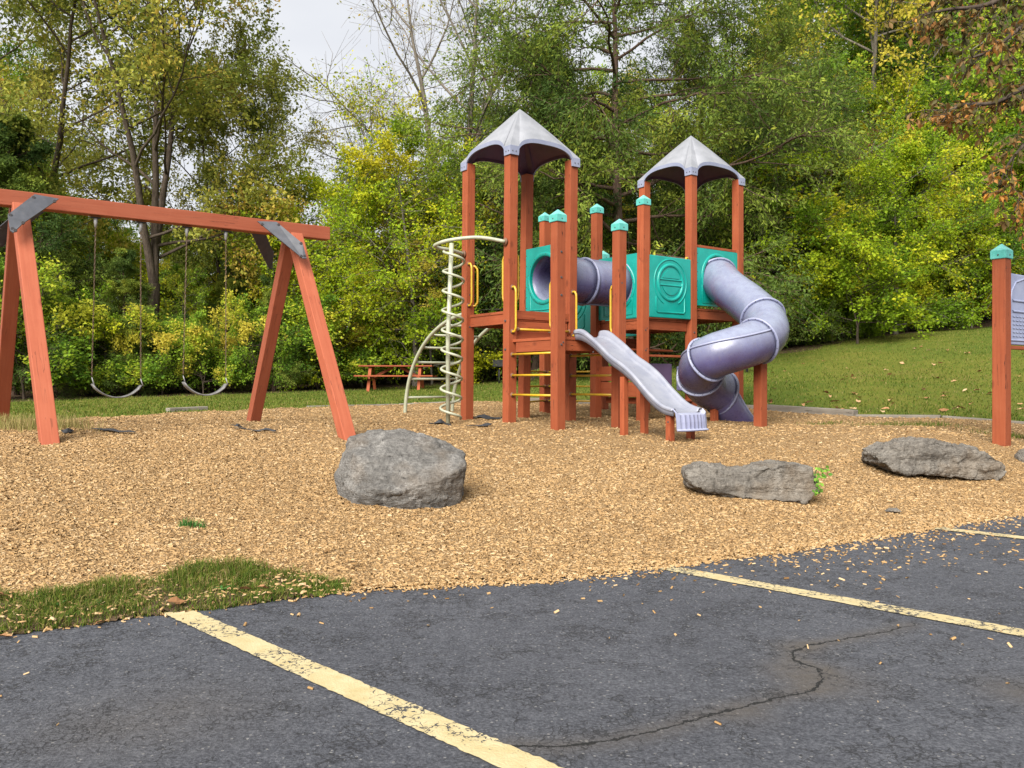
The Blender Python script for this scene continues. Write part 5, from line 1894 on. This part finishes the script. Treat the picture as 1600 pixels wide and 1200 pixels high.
def side_dir(g_, d, ang, az=None):
    a = np.array([0, 0, 1.0]) if abs(d[2]) < 0.9 else np.array([1.0, 0, 0])
    x = np.cross(d, a); x /= np.linalg.norm(x); y = np.cross(d, x)
    az = g_.uniform(0, 2 * math.pi) if az is None else az
    return d * math.cos(ang) + (x * math.cos(az) + y * math.sin(az)) * math.sin(ang)


def leaf_mesh_np(name, base, direc, L, W, tone, g_, fold=0.25, strip=False):
    """leaf-sized folded faces at base, pointing along direc"""
    n = len(base)
    d = direc / (np.linalg.norm(direc, axis=1)[:, None] + 1e-9)
    r_ = g_.normal(0, 1, (n, 3)); r_[:, 2] += 0.9
    s = np.cross(d, r_); s /= np.linalg.norm(s, axis=1)[:, None] + 1e-9
    nn = np.cross(s, d)
    L = L[:, None]; W = W[:, None]
    b = base; t = base + d * L
    m = base + d * L * 0.45
    l = m + s * W / 2 + nn * W * fold; r2 = m - s * W / 2 + nn * W * fold
    Vv = np.stack([b, r2, t, l], 1).reshape(-1, 3)
    q = np.array([[0, 1, 2], [0, 2, 3]])
    Ff = (np.arange(n)[:, None, None] * 4 + q[None]).reshape(-1, 3)
    me_ = np_mesh(name, Vv, Ff)
    face_attr(me_, 'rnd', np.repeat(np.clip(tone, 0, 1), 2))
    return me_


def build_tree(seed, H, cr, cb, n1, n2, n3, nl, leafL, leafW, leaf_mat, bark, rise=0.7, trunk_r=None, shape='round', forks=1, droop=0.0, bare=0.0, tone=(0.4, 0.10), clump=0.16, spread=0.22, lean=0.0, twig_sides=3, up=0.03, low=0.35):
    """returns (trunk mesh, crown mesh): trunk, limbs and twigs as tapering tubes; leaves along the twigs"""
    g_ = np.random.default_rng(seed)
    tr = trunk_r or H * 0.016
    VV, FF, off = [], [], 0

    def tube(pts, r0, r1, sides):
        nonlocal off
        v, f = tube_arrays(pts, np.linspace(r0, r1, len(pts)), sides)
        VV.append(v); FF.append(f + off); off += len(v)

    stems = []
    if forks == 1:
        stems.append((grow(g_, (0, 0, -0.3), (lean, 0, 1), H * 0.93 + 0.3, 12, 0.035, 0.03), tr))
    else:
        base = grow(g_, (0, 0, -0.3), (lean, 0, 1), H * 0.24, 4, 0.02, 0.02)
        tube(base, tr * 1.2, tr, 9)
        for k in range(forks):
            az = 2 * math.pi * k / forks + g_.uniform(-.4, .4); tl = g_.uniform(0.10, 0.26)
            stems.append((grow(g_, base[-1] - np.array([0, 0, 0.15]), (math.cos(az) * tl, math.sin(az) * tl, 1), H * g_.uniform(0.62, 0.74), 10, 0.05, 0.02), tr * 0.72))
    tw, tw_tone = [], []
    for pts, r0 in stems:
        rad = np.linspace(r0, r0 * 0.12, len(pts))
        # root flare
        v, f = tube_arrays(pts, np.r_[rad[0] * (1.45 if forks == 1 else 1), rad[1:]], 9)
        VV.append(v); FF.append(f + off); off += len(v)
        nl1 = max(3, n1 // len(stems))
        for k in range(nl1):
            t = cb + (1 - cb) * ((k + g_.uniform(0, 1)) / nl1)
            t_loc = t if forks == 1 else max(0.08, (t - 0.2) / 0.8)
            p, d = interp(pts, min(0.98, t_loc))
            u_ = (t - cb) / (1 - cb)
            if shape == 'round': ln = cr * (0.45 + 0.75 * math.sin(math.pi * (0.18 + 0.78 * u_)))
            elif shape == 'cone': ln = cr * (1.05 - 0.9 * u_)
            else: ln = cr * (0.75 + 0.35 * math.sin(math.pi * u_))
            ln *= g_.uniform(0.75, 1.2)
            az = k * 2.399 + g_.uniform(-.5, .5)
            el = (rise * (low + (1 - low) * u_)) + g_.normal(0, 0.12)
            dr = np.array([math.cos(az) * math.cos(el), math.sin(az) * math.cos(el), math.sin(el)])
            L1 = grow(g_, p, dr, ln, 8, 0.10, up - droop)
            r1 = max(0.02, r0 * 0.42 * (1 - 0.6 * u_))
            tube(L1, r1, r1 * 0.22, 6)
            tone1 = g_.normal(0, clump)
            for a in range(n2):
                t2 = 0.22 + 0.78 * (a + g_.uniform(0, 1)) / n2
                p2, d2 = interp(L1, min(t2, 0.999))
                L2 = grow(g_, p2, side_dir(g_, d2, g_.uniform(0.5, 1.1)), ln * 0.46 * (1.15 - 0.6 * t2) * g_.uniform(0.7, 1.3), 5, 0.14, up - droop * 1.4)
                tube(L2, r1 * 0.34, r1 * 0.10, 4)
                tone2 = tone1 + g_.normal(0, clump * 0.7)
                for b in range(n3):
                    t3 = 0.2 + 0.8 * (b + g_.uniform(0, 1)) / n3
                    p3, d3 = interp(L2, min(t3, 0.999))
                    L3 = grow(g_, p3, side_dir(g_, d3, g_.uniform(0.4, 1.0)), ln * 0.2 * g_.uniform(0.7, 1.4), 3, 0.16, up - droop * 2)
                    tube(L3[[0, 3]], max(0.006, r1 * 0.10), 0.004, twig_sides)
                    if g_.uniform() >= bare:
                        tw.append(L3); tw_tone.append(tone2)
    trunk = np_mesh('trunk', np.vstack(VV), np.vstack(FF)); trunk.materials.append(bark)
    trunk.polygons.foreach_set('use_smooth', np.ones(len(trunk.polygons), dtype=bool))
    T = np.array(tw); nt_ = len(T)
    ti = np.repeat(np.arange(nt_), nl); n = len(ti)
    t = g_.uniform(0.05, 1.05, n) * 3
    k = np.clip(t.astype(int), 0, 2); f = (t - k)[:, None]
    base = T[ti, k] * (1 - f) + T[ti, k + 1] * f
    dirv = T[ti, 3] - T[ti, 0]; dirv /= np.linalg.norm(dirv, axis=1)[:, None] + 1e-9
    base = base + g_.normal(0, spread, (n, 3)) * np.array([1, 1, 0.8])
    ld = dirv * 0.5 + g_.normal(0, 0.7, (n, 3)) + np.array([0, 0, -0.25 - droop * 4])
    sz = g_.uniform(0.6, 1.3, n)
    tone_ = tone[0] + np.array(tw_tone)[ti] + g_.normal(0, tone[1], n)
    crown = leaf_mesh_np('crown', base, ld, leafL * sz, leafW * sz * g_.uniform(0.8, 1.2, n), tone_, g_)
    crown.materials.append(leaf_mat)
    return trunk, crown


TREES = {}
TREES['oak'] = [build_tree(101, 15.5, 4.6, 0.26, 24, 9, 7, 34, 0.14, 0.08, LEAF['oak'], BARK_DARK, rise=0.95, forks=3, trunk_r=0.19, tone=(0.44, 0.11), clump=0.20, spread=0.14),
                build_tree(102, 16.0, 4.2, 0.28, 24, 9, 7, 32, 0.14, 0.08, LEAF['oak'], BARK_DARK, rise=0.9, forks=2, trunk_r=0.18, tone=(0.38, 0.11), clump=0.18, spread=0.13)]
TREES['maple'] = [build_tree(111, 11.0, 3.6, 0.10, 24, 9, 7, 24, 0.125, 0.085, LEAF['maple'], BARK_GREY, rise=0.62, tone=(0.60, 0.10), clump=0.18, spread=0.11, trunk_r=0.13, up=0.005, low=0.2),
                  build_tree(112, 9.0, 3.2, 0.08, 22, 9, 7, 24, 0.115, 0.08, LEAF['maple'], BARK_GREY, rise=0.55, tone=(0.28, 0.10), clump=0.2, spread=0.11, trunk_r=0.10, low=0.15, up=0.005)]
TREES['green'] = [build_tree(121, 16.0, 4.4, 0.14, 28, 9, 7, 24, 0.14, 0.085, LEAF['green'], BARK_GREY, rise=0.8, tone=(0.50, 0.10), clump=0.22, spread=0.14, trunk_r=0.20, shape='oval'),
                  build_tree(122, 14.0, 4.0, 0.12, 26, 9, 7, 24, 0.13, 0.08, LEAF['green'], BARK_GREY, rise=0.75, tone=(0.44, 0.10), clump=0.22, spread=0.14, trunk_r=0.17, shape='oval'),
                  build_tree(123, 18.0, 4.6, 0.16, 28, 9, 7, 22, 0.16, 0.10, LEAF['green'], BARK_GREY, rise=0.85, tone=(0.60, 0.10), clump=0.24, spread=0.16, trunk_r=0.22)]
TREES['sparse'] = [build_tree(131, 17.0, 4.9, 0.28, 24, 10, 9, 4, 0.12, 0.06, LEAF['oak'], BARK_GREY, rise=1.0, forks=3, trunk_r=0.24, bare=0.55, tone=(0.6, 0.2), clump=0.1, spread=0.10, low=0.5),
                   build_tree(132, 12.0, 3.6, 0.2, 22, 9, 8, 8, 0.12, 0.07, LEAF['maple'], BARK_GREY, rise=0.95, forks=2, trunk_r=0.13, bare=0.25, tone=(0.55, 0.2), clump=0.15, spread=0.13)]
TREES['cedar'] = [build_tree(141, 15.5, 4.9, 0.07, 48, 10, 8, 38, 0.135, 0.046, LEAF['cedar'], BARK_RED, rise=0.60, shape='oval', droop=0.030, tone=(0.50, 0.10), clump=0.20, spread=0.10, trunk_r=0.20, low=0.0, up=0.02),
                  build_tree(142, 12.0, 3.4, 0.05, 40, 9, 7, 36, 0.125, 0.042, LEAF['cedar'], BARK_RED, rise=0.75, shape='cone', droop=0.015, tone=(0.42, 0.10), clump=0.18, spread=0.09, trunk_r=0.16, low=0.0)]
TREES['shrub'] = [build_tree(151, 3.6, 1.7, 0.06, 20, 7, 6, 14, 0.105, 0.065, LEAF['green'], BARK_DARK, rise=0.8, tone=(0.50, 0.10), clump=0.22, spread=0.09, trunk_r=0.03, low=0.2, shape='oval', forks=3),
                  build_tree(152, 4.2, 2.0, 0.06, 20, 7, 6, 16, 0.11, 0.07, LEAF['maple'], BARK_DARK, rise=0.65, tone=(0.26, 0.10), clump=0.2, spread=0.09, trunk_r=0.035, low=0.2, shape='oval', forks=2),
                  build_tree(153, 3.4, 1.4, 0.03, 26, 7, 5, 30, 0.10, 0.02, LEAF['cedar'], BARK_RED, rise=0.9, tone=(0.46, 0.10), clump=0.16, spread=0.06, trunk_r=0.04, low=0.2, shape='cone')]
TREES['sapling'] = [build_tree(171, 6.5, 1.8, 0.22, 18, 7, 6, 11, 0.11, 0.07, LEAF['maple'], BARK_GREY, rise=0.6, tone=(0.45, 0.10), clump=0.2, spread=0.09, trunk_r=0.05, low=0.3),
                    build_tree(172, 7.5, 1.9, 0.25, 18, 7, 6, 11, 0.115, 0.07, LEAF['green'], BARK_GREY, rise=0.6, tone=(0.58, 0.10), clump=0.2, spread=0.09, trunk_r=0.055, low=0.3)]
TREES['russet'] = [build_tree(161, 8.0, 2.2, 0.35, 18, 7, 6, 14, 0.11, 0.06, LEAF['russet'], BARK_GREY, rise=0.9, tone=(0.5, 0.2), clump=0.15, spread=0.11, trunk_r=0.07)]


def tree(name, kind, v, x, y, h, rot, label, cat, group=None, wide=1.0, z=None):
    tm, cm = TREES[kind][v]
    H0 = {'oak': (15.5, 16), 'maple': (11, 9), 'green': (16, 14, 18), 'sparse': (17, 12), 'cedar': (15.5, 12), 'shrub': (3.6, 4.2, 3.4), 'russet': (8.0,), 'sapling': (6.5, 7.5)}[kind][v]
    s_ = h / H0
    r_ = empty(name, (x, y, gz(x, y) if z is None else z))
    r_.rotation_euler = (0, 0, R(rot)); r_.scale = (s_ * wide, s_ * wide, s_)
    for nm, me_ in (('trunk', tm), ('crown', cm)):
        o_ = bpy.data.objects.new(nm, me_); COL.objects.link(o_); o_.parent = r_
    tag(r_, label, cat, group)
    return r_


def col_x(a, Y): return (a - 800) / FPX * Y


LANDMARKS = [(0, 'behind the front swing legs'), (110, 'left of the nearer swing'), (185, 'behind the nearer swing'), (255, 'between the two swings'), (322, 'behind the further swing'), (400, 'behind the rear swing leg'), (480, 'behind the far front swing leg'),
             (545, 'left of the picnic table'), (615, 'behind the picnic table'), (695, 'behind the coil climber'), (765, 'behind the left tower posts'), (845, 'behind the front tower'), (910, 'behind the crawl tube'), (985, 'behind the teal panels'), (1050, 'behind the circle panel'),
             (1115, 'behind the spiral slide tower'), (1190, 'behind the spiral tube'), (1260, 'just right of the spiral tube'), (1330, 'at the middle of the slope top'), (1400, 'above the long low boulder'), (1480, 'left of the play panel post'), (1560, 'behind the play panel post'), (1640, 'at the right edge')]
USED = {}


def placed(lab, a):
    """a label that says behind which landmark the thing stands"""
    s_ = lab + ' ' + min(LANDMARKS, key=lambda q_: abs(q_[0] - a))[1]
    USED[s_] = USED.get(s_, 0) + 1
    return s_ if USED[s_] == 1 else s_ + ', ' + {2: 'second', 3: 'third', 4: 'fourth', 5: 'fifth'}[USED[s_]] + ' one'


# the trees one can tell apart
tree('oak_tree', 'oak', 0, col_x(238, 27.5), 27.5, 15.6, 20, 'tall forked oak with olive brown leaves behind the swings', 'tree')
tree('oak_tree', 'oak', 1, col_x(70, 29), 29, 16.5, 140, 'olive oak at the left edge of the woods', 'tree')
tree('oak_tree', 'oak', 1, col_x(345, 31), 31, 11.8, 250, 'lower olive oak beside the gap of open sky', 'tree', wide=0.85)
tree('bare_tree', 'sparse', 0, col_x(715, 33), 33, 18.5, 60, 'nearly leafless grey tree above the front tower', 'tree')
tree('thin_tree', 'sparse', 1, col_x(605, 31), 31, 10.8, 200, 'thin yellowing tree at the foot of the sky gap', 'tree')
tree('maple_tree', 'maple', 0, col_x(650, 28.8), 28.8, 8.0, 30, 'bright yellow green maple behind the coil climber', 'tree', wide=1.15)
tree('maple_tree', 'maple', 1, col_x(520, 29.5), 29.5, 7.4, 120, 'yellow green maple between swing frame and picnic table', 'tree')
tree('cedar_tree', 'cedar', 0, col_x(985, 28.5), 28.5, 17.0, 10, 'large dark drooping cedar between the two tower roofs', 'tree', wide=1.05)
tree('cedar_tree', 'cedar', 0, col_x(1130, 33.0), 33.0, 12.0, 170, 'dark cedar behind the spiral slide tower', 'tree')
tree('cedar_tree', 'cedar', 1, col_x(835, 30), 30, 12.5, 80, 'cedar showing between the posts of the front tower', 'tree')
tree('cedar_tree', 'cedar', 1, col_x(20, 25.5), 25.5, 8.6, 30, 'dark cedar behind the front swing legs', 'tree', wide=1.3)
tree('cedar_tree', 'cedar', 1, col_x(428, 27), 27, 4.2, 200, 'young dark cedar behind the far swing legs', 'tree')
tree('cedar_tree', 'cedar', 1, col_x(205, 26), 26, 4.6, 300, 'small dark cedar seen between the swing chains', 'tree', wide=1.2)
tree('broadleaf_tree', 'green', 0, col_x(1372, 35), 35, 17.5, 15, 'tall green tree right of the spiral slide tower', 'tree')
tree('broadleaf_tree', 'green', 2, col_x(1450, 36), 36, 19.0, 100, 'tall yellowing tree high on the right slope', 'tree')
tree('broadleaf_tree', 'green', 1, col_x(1580, 35), 35, 16.0, 220, 'green tree behind the blue play panel', 'tree')
tree('maple_tree', 'maple', 1, col_x(1400, 31), 31, 6.6, 40, 'rounded yellow green maple on the slope below the tall trees', 'tree', wide=1.2)
tree('maple_tree', 'maple', 0, col_x(1415, 33.5), 33.5, 9.2, 280, 'golden maple crown above the rounded one', 'tree')
tree('russet_tree', 'russet', 0, col_x(1335, 32.5), 32.5, 7.6, 60, 'russet brown crown among the green trees on the right', 'tree', wide=0.8)

# the wood behind and between them: trees that cannot be told apart
rr = random.Random(77)
GW = 'trees of the wood behind the lawn'


def wood_tree(a, Y, kind, v, h, w=1.0):
    lab = placed({'green': 'green broadleaf tree deep in the wood', 'maple': 'yellow green tree inside the wood edge', 'cedar': 'dark evergreen tree in the wood', 'oak': 'olive leaved tree deep in the wood'}[kind], a)
    nm = {'green': 'broadleaf_tree', 'maple': 'maple_tree', 'cedar': 'cedar_tree', 'oak': 'oak_tree'}[kind]
    tree(nm, kind, v, col_x(a, Y), Y, h, rr.uniform(0, 360), lab, 'tree', GW, w)


for a, Y, kind, v, h in [(-60, 33, 'green', 1, 12), (30, 38, 'green', 0, 9.5), (140, 36, 'green', 1, 6.5), (290, 38, 'maple', 0, 6.8), (335, 33, 'maple', 0, 6.0), (415, 38, 'green', 1, 6.6), (480, 36, 'maple', 0, 5.6), (560, 42, 'green', 1, 7.5),
                         (620, 38, 'maple', 0, 8.5), (720, 44, 'maple', 0, 10), (795, 38, 'green', 1, 11), (880, 40, 'cedar', 0, 11), (960, 42, 'green', 0, 11.5), (1060, 40, 'cedar', 1, 11), (1150, 43, 'green', 1, 12), (1215, 38, 'green', 1, 10.5),
                         (1255, 44, 'green', 0, 13.5), (1390, 43, 'green', 0, 20), (1500, 44, 'green', 2, 21), (1620, 42, 'green', 2, 20), (1700, 38, 'green', 1, 17), (1530, 39, 'green', 0, 17), (1270, 33, 'green', 1, 9.5), (1190, 31, 'cedar', 1, 7.5),
                         (110, 31, 'maple', 1, 5.8), (250, 32, 'maple', 1, 5.6), (-20, 29, 'green', 1, 8), (370, 30, 'cedar', 1, 5.0), (600, 33, 'cedar', 1, 5.4), (745, 32.5, 'cedar', 1, 7.5), (700, 36, 'maple', 1, 8), (900, 33, 'green', 1, 9), (1075, 32, 'cedar', 1, 8.5),
                         (1500, 33, 'green', 1, 9), (1620, 33, 'maple', 1, 8), (1560, 33.5, 'maple', 1, 7.5), (1300, 30.5, 'maple', 1, 5.0), (-120, 38, 'oak', 0, 14), (200, 40, 'maple', 1, 6.5), (1010, 47, 'green', 2, 12.5), (1420, 48, 'green', 2, 21)]:
    wood_tree(a, Y, kind, v, h, rr.uniform(0.9, 1.2))

# shrubs along the wood's edge
SH = 'shrubs along the edge of the woods'
a = -70.0
while a < 1690:
    a += rr.uniform(16, 62)
    Y0 = 30
    for Y in np.linspace(18, 40, 300):
        if Y >= float(tree_y(col_x(a, Y))) + 0.6:
            Y0 = Y; break
    Y0 += rr.uniform(0.0, 2.2)
    if a < 1240: v = rr.choice([0, 0, 1, 2, 2])
    else: v = rr.choice([0, 0, 1])
    lab = placed(['leafy green shrub at the wood edge', 'yellow green shrub at the wood edge', 'dark evergreen shrub at the wood edge'][v], a)
    tree('shrub', 'shrub', v, col_x(a, Y0), Y0, rr.choice([1.1, 1.5, 1.9, 2.4, 3.0]) * rr.uniform(0.85, 1.2), rr.uniform(0, 360), lab, 'shrub', SH, rr.uniform(0.9, 1.45))
for k in range(30):
    a2 = rr.uniform(-40, 1660); Y0 = rr.uniform(31, 38) + (0 if a2 < 900 else 1)
    v = rr.choice([0, 1, 2])
    lab = placed(['leafy green shrub under the trees', 'yellow green shrub under the trees', 'small evergreen under the trees'][v], a2)
    tree('shrub', 'shrub', v, col_x(a2, Y0), Y0, rr.uniform(2.4, 4.2), rr.uniform(0, 360), lab, 'shrub', 'undergrowth shrubs in the woods', rr.uniform(1.0, 1.4))
for k in range(34):
    a2 = -40 + 1700 * (k + rr.uniform(0, 1)) / 34; Y0 = rr.uniform(27.5, 34) + (0 if a2 < 700 else 2)
    Y0 = max(Y0, float(tree_y(col_x(a2, Y0))) + 0.8)
    v = rr.choice([0, 1])
    lab = placed(['slender yellow green sapling', 'slender green sapling'][v], a2)
    tree('sapling', 'sapling', v, col_x(a2, Y0), Y0, rr.uniform(3.6, 7.0), rr.uniform(0, 360), lab, 'tree', 'saplings at the edge of the woods', rr.uniform(0.9, 1.4))
tree('shrub', 'shrub', 0, col_x(318, 25.2), 25.2, 2.2, 10, 'pale blue green shrub under the further swing', 'shrub')
tree('shrub', 'shrub', 1, col_x(1340, 28.6), 28.6, 3.9, 10, 'bright spreading shrub at the top of the grass slope', 'shrub', wide=1.2)

# overhanging branch with turning leaves: its trunk stands beyond the right edge
ov = empty('overhanging_tree', (7.6, 9.6, gz(7.6, 9.6)))
tag(ov, 'branch of a near tree with brown and orange leaves hanging in at the top right', 'tree')
g_ = np.random.default_rng(5)
VV, FF, off = [], [], 0
def ov_tube(pts, r0, r1, s_):
    global off
    v_, f_ = tube_arrays(pts, np.linspace(r0, r1, len(pts)), s_); VV.append(v_); FF.append(f_ + off); off += len(v_)
zb = gz(7.6, 9.6)
ov_tube(grow(g_, (7.6, 9.6, zb - 0.2), (-0.05, 0, 1), 8.0, 10, 0.03, 0.02), 0.2, 0.08, 10)
tips, tones = [], []
def limb(ctrl, r0):
    P = catmull(ctrl, 6); ov_tube(P, r0, 0.008, 6)
    for k in range(len(P) - 4, 3, -1):
        if g_.uniform() < 0.75:
            d_ = P[min(k + 1, len(P) - 1)] - P[k]; d_ /= np.linalg.norm(d_)
            L_ = g_.uniform(0.25, 0.6)
            T_ = grow(g_, P[k], side_dir(g_, d_, g_.uniform(0.5, 1.1)), L_, 4, 0.2, -0.08); ov_tube(T_, 0.006, 0.002, 4)
            tn = g_.normal(0, 0.18)
            for m_ in range(3):
                T2 = grow(g_, T_[1 + m_], side_dir(g_, d_, g_.uniform(0.4, 1.2)), L_ * 0.5, 3, 0.2, -0.12); ov_tube(T2, 0.004, 0.0015, 3)
                tips.append(T2); tones.append(tn)
            tips.append(T_[1:]); tones.append(tn)
def PP(a, b, Y): return tuple(px(a, b, Y))
limb([(7.6, 9.6, 6.2), PP(1680, -60, 9.2), PP(1600, -20, 8.9), PP(1540, 8, 8.8), PP(1480, 15, 8.7), PP(1440, 25, 8.7)], 0.05)
limb([(7.6, 9.6, 5.6), PP(1660, 10, 9.1), PP(1600, 40, 8.8), PP(1555, 75, 8.7), PP(1520, 90, 8.6)], 0.04)
limb([(7.6, 9.6, 5.2), PP(1670, 90, 9.1), PP(1610, 130, 8.9), PP(1555, 160, 8.8), PP(1500, 165, 8.7), PP(1470, 190, 8.7)], 0.04)
limb([(7.6, 9.6, 4.6), PP(1680, 180, 9.1), PP(1620, 210, 8.9), PP(1580, 250, 8.8), PP(1560, 290, 8.8)], 0.035)
limb([(7.6, 9.6, 4.4), PP(1690, 220, 9.0), PP(1640, 260, 8.8), PP(1600, 300, 8.7), PP(1585, 330, 8.7)], 0.03)
limb([(7.6, 9.6, 6.4), PP(1690, -90, 9.4), PP(1600, -80, 9.1), PP(1500, -40, 9.0), PP(1430, -10, 9.0)], 0.045)
me_ = np_mesh('trunk', np.vstack(VV), np.vstack(FF)); link('trunk', me_, BARK_DARK, smooth=True); o_ = bpy.data.objects[-1] if False else None
tr_o = [o for o in bpy.data.objects if o.data is me_][0]; adopt(tr_o, ov)
T = np.array([t if len(t) == 4 else t[:4] for t in tips]); nl = 6
ti = np.repeat(np.arange(len(T)), nl); n = len(ti)
t = g_.uniform(0.1, 1.0, n) * 2.99; k = t.astype(int); f = (t - k)[:, None]
base = T[ti, k] * (1 - f) + T[ti, k + 1] * f
ld = (T[ti, 3] - T[ti, 0]) * 1.5 + g_.normal(0, 0.5, (n, 3)) + np.array([0, 0, -0.55])
sz = g_.uniform(0.6, 1.25, n)
me_ = leaf_mesh_np('crown', base, ld, 0.088 * sz, 0.044 * sz, 0.42 + np.array(tones)[ti] + g_.normal(0, 0.2, n), g_, 0.3)
c_ = link('crown', me_, LEAF['brown']); adopt(c_, ov)
